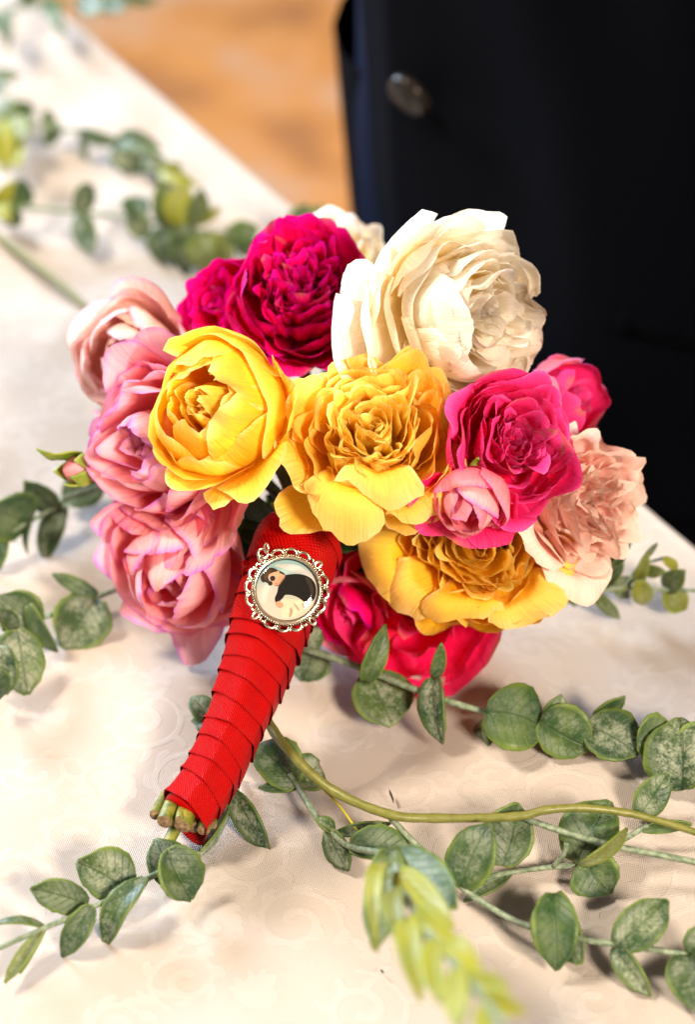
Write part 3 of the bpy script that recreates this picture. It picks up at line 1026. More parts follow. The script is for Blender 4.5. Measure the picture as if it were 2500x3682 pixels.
# --- yellow rosette, centre
rose(1345, 1565, 0.768, 292, (0.0, 0.30, 0.95), 'butter', 'golden open rosette rose in the centre',
     dome(n=8, K=6, lip=0.5, ruf=0.05, hw=0.60, sep=3, ztop=0.54, zt0=0.08, heart='heart'),
     custom=[dict(a=-114, w=30, cps=[(0.2, -0.5), (0.7, -0.3), (0.80, 0.48), (1.06, 0.20)], lip=1.5, ruf=0.05, rnd=0.10),
             dict(a=-84, w=36, cps=[(0.2, -0.5), (0.55, -0.1), (0.50, 0.66), (0.80, 0.44)], lip=1.1, ruf=0.05, rnd=0.10),
             dict(a=-58, w=26, cps=[(0.2, -0.6), (0.85, -0.5), (0.95, 0.25), (1.12, 0.02)], lip=1.3, ruf=0.05),
             dict(a=-26, w=26, cps=[(0.2, -0.6), (0.9, -0.5), (1.0, 0.25), (1.06, 0.14)], lip=1.0, ruf=0.05),
             dict(a=158, w=26, cps=[(0.2, -0.7), (0.9, -0.6), (1.02, 0.15), (0.98, 0.40)], lip=0.9, ruf=0.03),
             dict(a=205, w=26, cps=[(0.2, -0.7), (0.9, -0.6), (1.05, 0.0), (1.05, 0.24)], lip=1.2, ruf=0.03),
             dict(a=-135, w=24, cps=[(0.1, -0.8), (0.8, -0.95), (1.15, -0.75), (1.44, -0.40)], lip=0.4, ruf=0.05, rnd=0.45, point=0.08, sch='yellow'),
             dict(a=-62, w=20, cps=[(0.1, -0.8), (0.8, -0.9), (1.05, -0.4), (1.26, -0.25)], lip=0.3, ruf=0.06, rnd=0.35),
             dict(a=52, w=30, cps=[(0.2, -0.7), (0.9, -0.6), (1.02, 0.15), (0.92, 0.46)], lip=0.6, ruf=0.04)],
     seed=22, inner=dict(sch='heart', rad=0.4, n=24, r=0.50, z=0.50, w=0.26, ruf=0.05, dish=-0.06))
# --- large cream rose, upper right
rose(1712, 1125, 0.784, 292, (0.40, -0.14, 0.90), 'cream', 'large cream white rose at the top right',
     dome(n=7, K=6, lip=0.4, ruf=0.045, hw=0.70, sep=3, ztop=0.52),
     custom=[dict(a=196, w=56, cps=[(0.2, -0.6), (0.90, -0.5), (0.95, 0.35), (0.40, 0.72)], lip=0.3, ruf=0.03, rnd=0.25),
             dict(a=236, w=40, cps=[(0.2, -0.6), (0.92, -0.5), (0.96, 0.30), (0.55, 0.62)], lip=0.4, ruf=0.03, rnd=0.25),
             dict(a=254, w=26, cps=[(0.2, -0.7), (0.9, -0.6), (1.0, 0.15), (1.02, 0.34)], lip=0.8, ruf=0.02, rnd=0.1),
             dict(a=284, w=44, cps=[(0.2, -0.7), (0.92, -0.6), (1.0, 0.05), (0.82, 0.42)], lip=0.4, ruf=0.03),
             dict(a=148, w=38, cps=[(0.2, -0.8), (1.0, -0.9), (1.42, -0.6), (1.36, 0.10)], lip=0.5, ruf=0.05, rnd=0.32),
             dict(a=122, w=36, cps=[(0.2, -0.8), (1.0, -0.85), (1.22, -0.3), (1.20, 0.16)], lip=0.6, ruf=0.07, rnd=0.32),
             dict(a=98, w=30, cps=[(0.2, -0.8), (0.95, -0.85), (1.08, -0.3), (1.12, 0.14)], lip=0.5, ruf=0.05),
             dict(a=166, w=26, cps=[(0.2, -0.8), (0.9, -0.95), (1.30, -0.6), (1.24, 0.02)], lip=0.4, ruf=0.06),
             dict(a=186, w=30, cps=[(0.2, -0.8), (1.0, -1.0), (1.65, -0.8), (1.80, -0.05)], lip=-0.8, ruf=0.07, rnd=0.34, point=0.06),
             dict(a=212, w=36, cps=[(0.2, -0.8), (1.0, -1.0), (1.60, -0.7), (1.74, -0.10)], lip=0.9, ruf=0.05, rnd=0.18),
             dict(a=198, w=30, cps=[(0.2, -0.8), (0.9, -0.9), (1.34, -0.5), (1.42, 0.05)], lip=0.9, ruf=0.06, rnd=0.18),
             dict(a=232, w=36, cps=[(0.2, -0.8), (1.0, -0.95), (1.36, -0.5), (1.40, 0.05)], lip=0.7, ruf=0.04, rnd=0.2)],
     seed=33, inner=dict(rad=0.25, n=22, r=0.42, z=0.50, w=0.26, ruf=0.07, dish=0.10))
# --- deep magenta rose, top
rose(1085, 1050, 0.815, 258, (-0.02, 0.28, 0.95), 'magenta', 'deep magenta rose at the top of the bouquet',
     dome(n=8, K=6, lip=0.5, ruf=0.06, hw=0.60, sep=2, ztop=0.42),
     custom=[dict(a=140, w=34, cps=[(0.2, -0.7), (0.9, -0.6), (1.04, 0.1), (0.72, 0.46)], lip=0.6, ruf=0.03),
             dict(a=178, w=30, cps=[(0.2, -0.7), (0.9, -0.6), (1.02, 0.1), (0.62, 0.50)], lip=0.5, ruf=0.03),
             dict(a=-95, w=24, cps=[(0.2, -0.7), (0.9, -0.7), (1.1, -0.1), (1.22, 0.1)], lip=0.4, ruf=0.05),
             dict(a=-55, w=30, cps=[(0.2, -0.7), (0.9, -0.7), (1.1, -0.1), (1.24, 0.1)], lip=0.4, ruf=0.03)],
     seed=44, inner=dict(rad=0.5, n=30, r=0.42, z=0.36, w=0.19, ruf=0.12, dish=0.20))
rose(800, 1095, 0.838, 180, (-0.55, 0.25, 0.80), 'magenta', 'smaller magenta rose behind the yellow one',
     [dict(n=5, cps=cup(1.0, 0.2, 0.95), hw=0.9, lip=0.6, ruf=0.05),
      dict(n=5, cps=cup(0.8, 0.4, 0.7), hw=0.9, lip=0.5, ruf=0.06),
      dict(n=4, cps=cup(0.55, 0.5, 0.45), hw=0.9, lip=0.4, ruf=0.06, join=True)],
     seed=45, inner=dict(n=8, r=0.3, z=0.4, w=0.2))
# --- white rose peeping out behind
rose(1215, 900, 0.868, 170, (0.0, 0.55, 0.83), 'cream', 'white rose half hidden behind the magenta one',
     [dict(n=6, cps=cup(1.0, 0.1, 0.98), hw=0.8, lip=0.5, ruf=0.05, ph=0.3),
      dict(n=5, cps=cup(0.8, 0.35, 0.7), hw=0.9, lip=0.4, ruf=0.05)],
     seed=46, inner=dict(n=8, r=0.4, z=0.35, w=0.2))
# --- hot pink rose, right
rose(1850, 1592, 0.763, 244, (0.32, 0.10, 0.94), 'hot', 'hot pink open rose right of the centre',
     dome(n=7, K=6, lip=0.7, ruf=0.04, hw=0.72, sep=2, ztop=0.38, R1=0.35),
     custom=[dict(a=205, w=30, cps=[(0.2, -0.6), (0.85, -0.6), (0.98, 0.1), (0.92, 0.34)], lip=1.0, ruf=0.03),
             dict(a=232, w=26, cps=[(0.2, -0.6), (0.7, -0.5), (0.80, 0.2), (0.74, 0.46)], lip=1.0, ruf=0.03),
             dict(a=262, w=26, cps=[(0.2, -0.7), (0.9, -0.7), (1.08, -0.1), (1.26, 0.16)], lip=0.6, ruf=0.04, rnd=0.4),
             dict(a=150, w=28, cps=[(0.2, -0.7), (0.9, -0.6), (1.02, 0.1), (1.06, 0.30)], lip=1.2, ruf=0.03)],
     seed=55, inner=dict(n=20, r=0.36, z=0.30, w=0.24, ruf=0.07, dish=0.22))
rose(2055, 1440, 0.820, 165, (0.75, 0.20, 0.62), 'hot', 'pink rose at the right edge against the dark suit',
     [dict(n=5, cps=cup(1.0, 0.3, 0.86), hw=0.95, lip=0.4, ruf=0.03, sch='rosy'),
      dict(n=4, cps=cup(0.8, 0.55, 0.5), hw=1.0, lip=0.3, ruf=0.03)],
     seed=56, inner=dict(n=6, r=0.3, z=0.4, w=0.2))
# --- peach rose, far right
rose(2105, 1805, 0.794, 236, (0.45, -0.04, 0.89), 'peach', 'pale peach ruffled rose at the far right',
     dome(n=8, K=5, lip=0.7, ruf=0.09, hw=0.58, sep=2, ztop=0.42),
     custom=[dict(a=182, w=32, cps=[(0.2, -0.7), (0.9, -0.6), (1.05, 0.1), (1.15, 0.22)], lip=1.3, ruf=0.05, rnd=0.2),
             dict(a=218, w=32, cps=[(0.2, -0.7), (0.9, -0.6), (1.02, 0.1), (1.08, 0.25)], lip=1.2, ruf=0.05, rnd=0.2),
             dict(a=265, w=36, cps=[(0.2, -0.7), (0.9, -0.7), (1.1, 0.0), (1.26, 0.06)], lip=1.2, ruf=0.05, rnd=0.2)],
     seed=66, inner=dict(rad=0.5, n=22, r=0.48, z=0.36, w=0.24, ruf=0.10, dish=0.18))
# --- yellow rose, lower right
rose(1712, 1965, 0.800, 300, (0.04, 0.06, 0.99), 'golden', 'yellow rose at the lower right with cascading petals',
     dome(n=9, K=6, lip=0.7, ruf=0.05, hw=0.52, sep=3, ztop=0.50, heart='heart'),
     custom=[dict(a=185, w=30, cps=[(0.2, -0.6), (0.8, -0.4), (0.95, 0.30), (1.16, 0.10)], lip=1.2, ruf=0.05, rnd=0.14),
             dict(a=218, w=30, cps=[(0.2, -0.5), (0.7, -0.3), (0.80, 0.42), (0.98, 0.22)], lip=1.2, ruf=0.05, rnd=0.14, sch='butter'),
             dict(a=262, w=34, cps=[(0.2, -0.5), (0.6, -0.3), (0.66, 0.50), (0.82, 0.34)], lip=1.1, ruf=0.05, rnd=0.12),
             dict(a=312, w=32, cps=[(0.2, -0.5), (0.7, -0.3), (0.78, 0.44), (0.96, 0.26)], lip=1.2, ruf=0.05, rnd=0.12, sch='butter'),
             dict(a=345, w=30, cps=[(0.2, -0.6), (0.85, -0.4), (0.98, 0.30), (1.12, 0.12)], lip=1.2, ruf=0.05, rnd=0.14, sch='butter')],
     seed=77, inner=dict(sch='heart', rad=0.3, n=22, r=0.55, z=0.48, w=0.26, ruf=0.05, dish=-0.04))
# --- half closed dusky pink rose between
rose(1692, 1808, 0.756, 146, (-0.12, -0.62, 0.78), 'rosy', 'half closed dusky pink rose beside the golden one',
     [dict(n=4, cps=cup(0.95, 0.35, 0.72), hw=1.05, lip=0.5, ruf=0.04, ph=0.4),
      dict(n=4, cps=cup(0.78, 0.7, 0.38), hw=1.1, lip=0.2, ruf=0.03, sch='pink'),
      dict(n=3, cps=cup(0.55, 0.85, 0.15), hw=1.2, lip=0.1, ruf=0.02, join=True)],
     custom=[dict(a=-120, w=50, cps=[(0.2, -0.7), (1.1, -0.8), (1.3, -0.4), (1.46, 0.05)], lip=0.7, ruf=0.07, sch='crimson'),
             dict(a=-55, w=50, cps=[(0.2, -0.7), (1.1, -0.8), (1.2, -0.4), (1.30, 0.1)], lip=0.7, ruf=0.07, sch='crimson'),
             dict(a=-165, w=44, cps=[(0.2, -0.7), (1.0, -0.8), (1.2, -0.4), (1.28, 0.1)], lip=0.7, ruf=0.07, sch='hot')],
     seed=78, inner=dict(n=5, r=0.2, z=0.5, w=0.25))
# --- crimson rose at the bottom, lying on the cloth
rose(1490, 2195, 0.818, 268, (-0.06, -0.14, 0.98), 'crimson', 'crimson rose lying on the cloth beneath the yellow one',
     [dict(n=5, cps=cup(1.0, -0.05, 1.12), hw=0.98, lip=0.4, ruf=0.03, ph=0.5, crease=0.02),
      dict(n=5, cps=cup(0.88, 0.18, 0.92), hw=0.95, lip=0.5, ruf=0.03, crease=0.02),
      dict(n=4, cps=cup(0.6, 0.35, 0.5), hw=0.95, lip=0.5, ruf=0.04, join=True)],
     seed=88, inner=dict(n=8, r=0.3, z=0.3, w=0.2))
rose(1240, 2215, 0.822, 140, (-0.35, -0.5, 0.80), 'hot', 'small magenta rose in shade beside the handle',
     [dict(n=5, cps=cup(1.0, 0.1, 0.98), hw=0.9, lip=0.5, ruf=0.05, sch='rosy'),
      dict(n=4, cps=cup(0.75, 0.4, 0.6), hw=0.95, lip=0.4, ruf=0.05, sch='magenta')],
     seed=89, inner=dict(n=6, r=0.3, z=0.3, w=0.2))
# --- pink roses on the left
rose(572, 1600, 0.800, 268, (-0.62, -0.02, 0.78), 'pink', 'pink rose with violet petal edges behind the yellow one',
     [dict(n=6, cps=cup(1.0, 0.15, 1.0), hw=0.82, lip=0.6, ruf=0.04, ph=0.1),
      dict(n=6, cps=cup(0.9, 0.42, 0.78), hw=0.85, lip=0.5, ruf=0.04),
      dict(n=5, cps=cup(0.72, 0.58, 0.50), hw=0.9, lip=0.4, ruf=0.05),
      dict(n=4, cps=cup(0.5, 0.66, 0.25), hw=0.95, lip=0.3, ruf=0.04, join=True)],
     custom=[dict(a=-68, w=22, cps=[(0.2, -0.8), (0.8, -0.9), (1.2, -0.5), (1.50, -0.15)], lip=-0.6, ruf=0.05, rnd=0.3, crease=0.05),
             dict(a=-38, w=24, cps=[(0.2, -0.8), (0.8, -0.9), (1.4, -0.4), (1.70, 0.15)], lip=0.9, ruf=0.07, rnd=0.25, sch='rosy'),
             dict(a=-54, w=26, cps=[(0.2, -0.8), (0.8, -0.9), (1.4, -0.4), (1.72, 0.15)], lip=0.9, ruf=0.08, rnd=0.25, crease=0.10),
             dict(a=-95, w=30, cps=[(0.2, -0.8), (0.9, -0.8), (1.2, -0.3), (1.42, -0.05)], lip=0.5, ruf=0.05, rnd=0.35, sch='rosy'),
             dict(a=-125, w=30, cps=[(0.2, -0.8), (0.9, -0.8), (1.1, -0.2), (1.25, 0.0)], lip=0.5, ruf=0.05, sch='rosy'),
             dict(a=88, w=38, cps=[(0.2, -0.8), (0.95, -0.8), (1.15, -0.1), (1.40, 0.25)], lip=0.4, ruf=0.04),
             dict(a=115, w=34, cps=[(0.2, -0.8), (0.95, -0.8), (1.15, -0.1), (1.30, 0.25)], lip=0.4, ruf=0.04)],
     seed=99, inner=dict(n=8, r=0.3, z=0.5, w=0.25))
rose(475, 1295, 0.842, 216, (-0.35, 0.10, 0.90), 'blush', 'pale blush rose at the far left',
     [dict(n=5, cps=cup(0.98, 0.30, 0.88), hw=1.0, lip=0.6, ruf=0.03, ph=1.1),
      dict(n=4, cps=cup(0.88, 0.60, 0.46), hw=1.2, lip=0.3, ruf=0.03),
      dict(n=4, cps=cup(0.62, 0.72, 0.16), hw=1.2, lip=0.2, ruf=0.02, join=True)],
     custom=[dict(a=78, w=36, cps=[(0.2, -0.8), (0.95, -0.8), (1.1, -0.1), (1.30, 0.40)], lip=0.3, ruf=0.03),
             dict(a=40, w=46, cps=[(0.2, -0.8), (0.95, -0.7), (1.0, 0.4), (0.55, 0.75)], lip=0.3, ruf=0.03),
             dict(a=200, w=50, cps=[(0.2, -0.8), (0.95, -0.7), (1.0, 0.4), (0.45, 0.78)], lip=0.3, ruf=0.03),
             dict(a=-80, w=50, cps=[(0.2, -0.8), (0.95, -0.7), (1.0, 0.4), (0.50, 0.76)], lip=0.3, ruf=0.03),
             dict(a=150, w=40, cps=[(0.2, -0.8), (0.95, -0.8), (1.1, -0.1), (1.12, 0.3)], lip=0.6, ruf=0.03)],
     seed=101, inner=dict(n=8, r=0.35, z=0.45, w=0.3))
rose(638, 2050, 0.815, 240, (-0.25, -0.45, 0.85), 'pink', 'pink rose with pointed petals resting on the cloth at left',
     [dict(n=5, cps=cup(1.0, 0.10, 0.98), hw=0.95, lip=0.5, ruf=0.03, ph=0.9),
      dict(n=5, cps=cup(0.86, 0.52, 0.56), hw=1.05, lip=0.4, ruf=0.03),
      dict(n=4, cps=cup(0.66, 0.82, 0.16), hw=1.15, lip=0.2, ruf=0.02)],
     custom=[dict(a=-88, w=30, cps=[(0.2, -0.8), (0.9, -0.9), (1.2, -0.4), (1.48, 0.0)], lip=0.3, ruf=0.03, rnd=0.40, point=0.06, crease=0.05),
             dict(a=-125, w=30, cps=[(0.2, -0.8), (0.9, -0.9), (1.2, -0.4), (1.30, 0.0)], lip=0.5, ruf=0.03, rnd=0.4),
             dict(a=165, w=34, cps=[(0.2, -0.8), (0.95, -0.9), (1.2, -0.4), (1.30, 0.05)], lip=0.5, ruf=0.04, rnd=0.3),
             dict(a=130, w=34, cps=[(0.2, -0.8), (0.95, -0.9), (1.2, -0.4), (1.36, 0.05)], lip=0.5, ruf=0.04, rnd=0.3),
             dict(a=-45, w=30, cps=[(0.2, -0.8), (0.95, -0.9), (1.15, -0.4), (1.20, 0.0)], lip=0.5, ruf=0.04, sch='rosy')],
     seed=102, inner=dict(n=6, r=0.25, z=0.5, w=0.25))


# --- rose bud at the left
def bud():
    c = P(320, 1690, 0.815)
    tip = P(222, 1688, 0.805)
    ax = (tip - c).normalized()
    x = UPV - ax * UPV.dot(ax); x.normalize()
    y = ax.cross(x)
    L = (tip - c).length
    rings = []
    cols_ = []
    sch = SCH['pink']
    for i in range(12):
        t = i / 11
        r_ = L * 0.36 * math.sin(math.pi * (0.10 + 0.90 * t ** 0.9)) ** 0.8 + 0.0002
        for k in range(16):
            pass
        rings.append([c + ax * L * (t - 0.05) + (x * math.cos(2 * math.pi * k / 16 + t) + y * math.sin(2 * math.pi * k / 16 + t)) * r_ * (1 + 0.08 * math.cos(6 * math.pi * k / 16)) for k in range(16)])
        cols_ += [lerp(sch['tip'], sch['mid'], t)] * 16
    v_, f_ = loft(rings)
    bo = mesh_obj('rose_bud', v_, f_, M['pink'], bouquet, origin=c, cols=cols_, uvs=[(0.5, 0.5)] * len(v_))
    bo['label'] = 'closed pink bud with green sepals at the left'
    for k, (a, ln, op) in enumerate(((20, 1.85, 0.35), (95, 0.95, 0.12), (175, 1.0, 0.05), (235, 1.05, 0.03), (300, 1.0, 0.10))):
        a = R(a)
        d = x * math.cos(a) + y * math.sin(a)
        sd = ax.cross(d)
        vv = []
        for j in range(9):
            t = j / 8
            wd = L * 0.30 * math.sin(math.pi * (0.22 + 0.78 * t)) ** 1.2 + 0.0002
            r_ = L * 0.40 * math.sin(math.pi * (0.15 + 0.75 * min(1, t * ln * 0.8))) ** 0.7 + op * L * t * t
            for i in (-1, -0.5, 0, 0.5, 1):
                vv.append(c + ax * L * (t * ln * 0.98 - 0.08) + d * (r_ + 0.0006 - 0.25 * wd * i * i) + sd * wd * i)
        solid(mesh_obj('sepal', vv, grid_faces(5, 9), M['sepal'], bo, origin=c), 0.0006)
    mesh_obj('stem', *tube_geo(catmull([c - ax * L * 0.0, c - ax * 0.02 + V((0, 0, -0.004)), HANDLE_TOP + V((-0.01, 0.03, -0.01)), HANDLE_TOP], 6), 0.0018, 7), M['stem_green'], bo, origin=c)


bud()


# --- leaves (rose foliage in the bouquet, eucalyptus on the cloth)
def leaf_geo(base, tip, wd, roll=0.0, fold=0.15, bend=0.15, kind='euc', seed=0, nu=11, nv=12, jag=0.04, yng=0.0):
    base, tip = V(base), V(tip)
    ax = tip - base
    L = ax.length
    ax.normalize()
    tc = (CAM - (base + tip) * 0.5).normalized()
    n = tc - ax * tc.dot(ax)
    n.normalize()
    s = ax.cross(n)
    n2 = n * math.cos(roll) + s * math.sin(roll)
    s2 = ax.cross(n2)
    rng = random.Random(seed)
    p = rng.uniform(0, 50)
    verts, uvs, edge, yg = [], [], [], []
    for j in range(nv):
        v = j / (nv - 1)
        if kind == 'euc':
            o = (math.sin(math.pi * min(1, v * 0.93 + 0.05) ** 0.92)) ** 0.62
            o *= 1 - 0.42 * sm(v, 0.80, 1.0)
            if v > 0.999: o = 0.10
        else:
            o = math.sin(math.pi * (0.04 + 0.95 * v ** 0.85)) ** 0.9
        for i in range(nu):
            u = -1 + 2 * i / (nu - 1)
            ww = wd * 0.5 * o
            if abs(u) > 0.99: ww *= 1 + jag * noise.noise(V((v * 14, u, p))) * 2
            x = u * ww * (1 + 0.14 * math.sin(p * 3.3) * (1 if u > 0 else -1)) + 0.06 * wd * math.sin(v * 3.1) * math.sin(p * 1.7)
            nz = noise.noise(V((u * 1.3, v * 1.8, p)))
            z = fold * abs(x) + L * bend * (math.sin(math.pi * v) * 0.55 - 0.5 * v * v) + 0.05 * wd * nz
            z += 0.10 * wd * u * math.sin(v * 3 + p) * 0.6
            verts.append(base + ax * (v * L) + s2 * x + n2 * z)
            uvs.append((u * 0.5 + 0.5, v))
            edge.append(max(abs(u), sm(v, 0.80, 1.0), 1 - sm(v, 0.0, 0.08)))
            yg.append(min(1, max(0, yng + 0.3 * yng * nz)))
    return verts, grid_faces(nu, nv), uvs, dict(edge=edge, young=yg)


def add_leaf(parent, base, tip, wd, roll=0, fold=0.15, bend=0.12, kind='euc', seed=0, th=0.0007, yng=0.0, mat='leaf'):
    v_, f_, u_, fl = leaf_geo(base, tip, wd, R(roll), fold, bend, kind, seed, yng=yng)
    o = mesh_obj('leaf', v_, f_, M[mat], parent, origin=base, uvs=u_, floats=fl)
    solid(o, th)
    return o


for k, (b, e, t0, t1, wpx) in enumerate([
        ((1000, 1900), (880, 1760), 0.83, 0.80, 130), ((980, 1920), (830, 1900), 0.83, 0.81, 120), ((1100, 1880), (1030, 1700), 0.84, 0.82, 120),
        ((1180, 1930), (1300, 1960), 0.83, 0.80, 110), ((1160, 1900), (1230, 1760), 0.84, 0.83, 130), ((1200, 1950), (1420, 2040), 0.84, 0.82, 150),
        ((1000, 2000), (860, 2080), 0.84, 0.83, 140), ((1240, 2020), (1360, 2180), 0.84, 0.83, 130), ((1300, 1900), (1480, 1940), 0.85, 0.83, 150),
        ((1640, 1450), (1600, 1330), 0.84, 0.80, 100), ((1900, 1900), (1800, 1960), 0.83, 0.80, 110), ((1180, 1960), (1215, 1900), 0.825, 0.805, 70),
        ((960, 1950), (820, 2060), 0.850, 0.835, 190), ((930, 1960), (800, 1960), 0.845, 0.83, 170), ((1000, 2060), (850, 2170), 0.85, 0.835, 160), ((1150, 2000), (1290, 2100), 0.85, 0.84, 190),
        ((1090, 1850), (960, 1790), 0.85, 0.84, 190), ((1130, 1830), (1180, 1700), 0.86, 0.85, 190), ((1240, 1960), (1450, 1960), 0.86, 0.85, 200)]):
    add_leaf(bouquet, P(*b, t0), P(*e, t1), wpx * 1e-4, roll=(k * 37) % 70 - 35, kind='rose', seed=300 + k, th=0.0004, mat='rose_leaf')

# --- handle: stems bound in red ribbon
HP = [P(1105, 1880, 0.806), P(1085, 1935, 0.800), P(1045, 2030, 0.791), P(1000, 2160, 0.785), P(952, 2315, 0.779), P(898, 2470, 0.773), P(836, 2625, 0.767), P(754, 2800, 0.760), P(656, 2945, 0.7535), P(614, 3010, 0.7505)]
HS = catmull(HP, 24)
HPY = [proj(p)[1] for p in HS]


def h_at(py):                                   # point and direction of the handle axis at a photo row
    for i in range(len(HS) - 1):
        if HPY[i] <= py <= HPY[i + 1]:
            f = (py - HPY[i]) / (HPY[i + 1] - HPY[i])
            return HS[i].lerp(HS[i + 1], f), (HS[min(i + 4, len(HS) - 1)] - HS[max(0, i - 4)]).normalized()
    i = 0 if py < HPY[0] else len(HS) - 2
    return (HS[0] if py < HPY[0] else HS[-1]), (HS[i + 1] - HS[i]).normalized()


def h_rad(py):
    tab = [(1885, 0.0050), (1912, 0.0112), (1960, 0.0150), (2060, 0.0143), (2160, 0.0150), (2300, 0.0143), (2470, 0.0130), (2625, 0.0117), (2800, 0.0112), (2940, 0.0112), (3000, 0.0112)]
    return interp(tab, py)[0] * (1.0 - 0.09 * sm(py, 2150, 2600))


def band(name, y0, y1, parent, tilt=62, flare=0.065, seed=0, kind=0, bulge=0.0):
    """one turn of ribbon between photo rows y0 and y1 of the axis"""
    rng = random.Random(seed)
    seg, rows = 54, [(-0.30, -0.030), (0.0, -0.004), (0.25, 0.010), (0.5, 0.018), (0.75, 0.026), (0.93, flare * 0.95), (1.0, flare)]
    verts, uvs = [], []
    ph = rng.uniform(0, 6)
    off = R(18)
    for t, dr in rows:
        for k in range(seg):
            a = 2 * math.pi * k / seg
            # frame round the axis: a=0 is screen right, a=90 faces the camera
            py = y0 + (y1 - y0) * t + tilt * (math.cos(a) * 0.75 - 0.35 * math.sin(a) + 0.2) + 5 * math.sin(2 * a + ph)
            p, d = h_at(py)
            tc = (CAM - p).normalized()
            n = (tc - d * tc.dot(d)).normalized()
            s = n.cross(d).normalized()
            if s.dot(RGT) < 0: s = -s
            fa = (a + off) % (math.pi / 3) - math.pi / 6
            facet = (math.cos(math.pi / 6) / math.cos(fa)) ** (2.1 * sm(py, 2020, 2230))
            r_ = h_rad(py) * (0.62 + 0.38 * facet / 0.93) * (1 + dr + bulge * math.sin(math.pi * min(1, max(0, t))))
            r_ *= 1 + 0.016 * math.sin(5 * a + ph + 2 * t) + 0.010 * noise.noise(V((a * 1.3, t * 1.5, seed * 3.1)))
            verts.append(p + (s * math.cos(a) + n * math.sin(a)) * r_)
            uvs.append((a / 6.283, t * 0.25))
    faces = []
    for j in range(len(rows) - 1):
        for k in range(seg):
            faces.append((j * seg + k, (j + 1) * seg + k, (j + 1) * seg + (k + 1) % seg, j * seg + (k + 1) % seg))
    # split uv seam is at the back of the handle
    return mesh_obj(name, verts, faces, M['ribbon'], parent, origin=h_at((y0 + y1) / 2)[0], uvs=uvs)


# core of bound stems
ys = [1886 + (2925 - 1886) * i / 24 for i in range(25)]
core_path = [h_at(y)[0] for y in ys]
core = mesh_obj('bound_stems', *tube_geo(core_path, [h_rad(y) * 0.80 for y in ys], 16), M['ribbon'], bouquet, origin=core_path[0])
handle = mesh_obj('ribbon_wrap', *tube_geo(core_path, [h_rad(y) * 0.86 for y in ys], 24), M['ribbon'], bouquet, origin=core_path[12])
handle['label'] = 'red satin ribbon wound round the stems'
bounds = [2095, 2165, 2222, 2306, 2366, 2432, 2496, 2572, 2648, 2720, 2782, 2850, 2930]
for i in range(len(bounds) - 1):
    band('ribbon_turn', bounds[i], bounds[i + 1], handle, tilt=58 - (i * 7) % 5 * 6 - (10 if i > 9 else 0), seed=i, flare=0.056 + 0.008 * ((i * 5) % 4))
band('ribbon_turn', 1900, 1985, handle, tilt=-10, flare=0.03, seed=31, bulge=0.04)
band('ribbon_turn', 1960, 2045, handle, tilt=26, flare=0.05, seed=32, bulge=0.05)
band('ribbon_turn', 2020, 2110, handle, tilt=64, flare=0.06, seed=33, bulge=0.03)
# small tucked fold left of the pendant
fv = []
p0, d0 = h_at(2060)
for j in range(7):
    for i in range(5):
        t, u = j / 6, i / 4 - 0.5
        q = P(872 + 50 * t, 2050 - 10 * t + 66 * u, 0.7815 + 0.004 * math.sin(t * 3))
        fv.append(q - FWD * (0.0035 * math.cos(u * 3.0) * (0.5 + math.sin(math.pi * t))))
solid(mesh_obj('ribbon_fold', fv, grid_faces(5, 7), M['ribbon'], handle, origin=fv[0], uvs=[(v.x * 40, v.z * 8) for v in fv]), 0.0006)

# cut stem ends under the ribbon
for k, (sx, sy, ex, ey, r_, dt) in enumerate([(575, 2895, 557, 2930, 0.0019, 0.002), (615, 2900, 592, 2955, 0.0027, -0.002), (645, 2910, 628, 2955, 0.0017, 0.003), (680, 2905, 657, 2972, 0.0029, -0.003), (655, 2905, 645, 2948, 0.0015, -0.004),
                                              (660, 2920, 600, 3042, 0.0021, 0.004), (715, 2920, 694, 2975, 0.0023, 0.004), (742, 2925, 733, 2985, 0.0023, 0.000), (770, 2930, 765, 2968, 0.0015, 0.003)]):
    a, b = P(sx, sy, 0.757 + dt), P(ex, ey, 0.750 + dt)
    if b.z < r_ + 0.001: b.z = r_ + 0.001
    a0 = a - (b - a) * 1.2
    so = mesh_obj('cut_stem', *tube_geo([a0, a, a.lerp(b, 0.5) , b], [r_ * 0.9, r_, r_ * 1.04, r_], 9, cap=False), M['stem_green'], bouquet, origin=a)
    d = (b - a).normalized()
    x = d.cross(V((0, 0, 1))).normalized(); y = d.cross(x)
    ring = [b + (x * math.cos(2 * math.pi * i / 9) + y * math.sin(2 * math.pi * i / 9)) * r_ for i in range(9)]
    mesh_obj('cut_end', ring + [b + d * r_ * 0.25], [(i, (i + 1) % 9, 9) for i in range(9)], M['stem_cut'], so, origin=b, smooth=False)

# ------------------------------------------------------------------ photo pendant hanging on the handle
PX, PY = 1033, 2122
MC = P(PX, PY, 0.7655)
mn = ((CAM - MC).normalized() * 0.97 + UPV * 0.10 + RGT * 0.02).normalized()
my = (UPV - mn * UPV.dot(mn)).normalized()
mx = my.cross(mn).normalized()
MU = MPP * 0.7655 * 0.95                            # metres per photo pixel here


def MP(x, y, h=0.0):
    return MC + (mx * x + my * y) * MU + mn * h


pend = empty('photo_pendant', MC)
tag(pend, 'round silver filigree pendant with a small photo pinned on the red ribbon', 'pendant')


def lathe_m(name, prof, mat, parent=pend, seg=64):
    rings = [[MP(r_ * math.cos(2 * math.pi * k / seg), r_ * math.sin(2 * math.pi * k / seg), h) for k in range(seg)] for r_, h in prof]
    return mesh_obj(name, *loft(rings), mat, parent, origin=MC)


frame_o = lathe_m('frame', [(128, -0.0012), (132, 0.0002), (131, 0.0012), (126, 0.0019), (121, 0.0017), (119, 0.0008), (119, -0.0004)], M['silver'])
lathe_m('back_plate', [(0.5, -0.0016), (128, -0.0014)], M['silver_dark'])
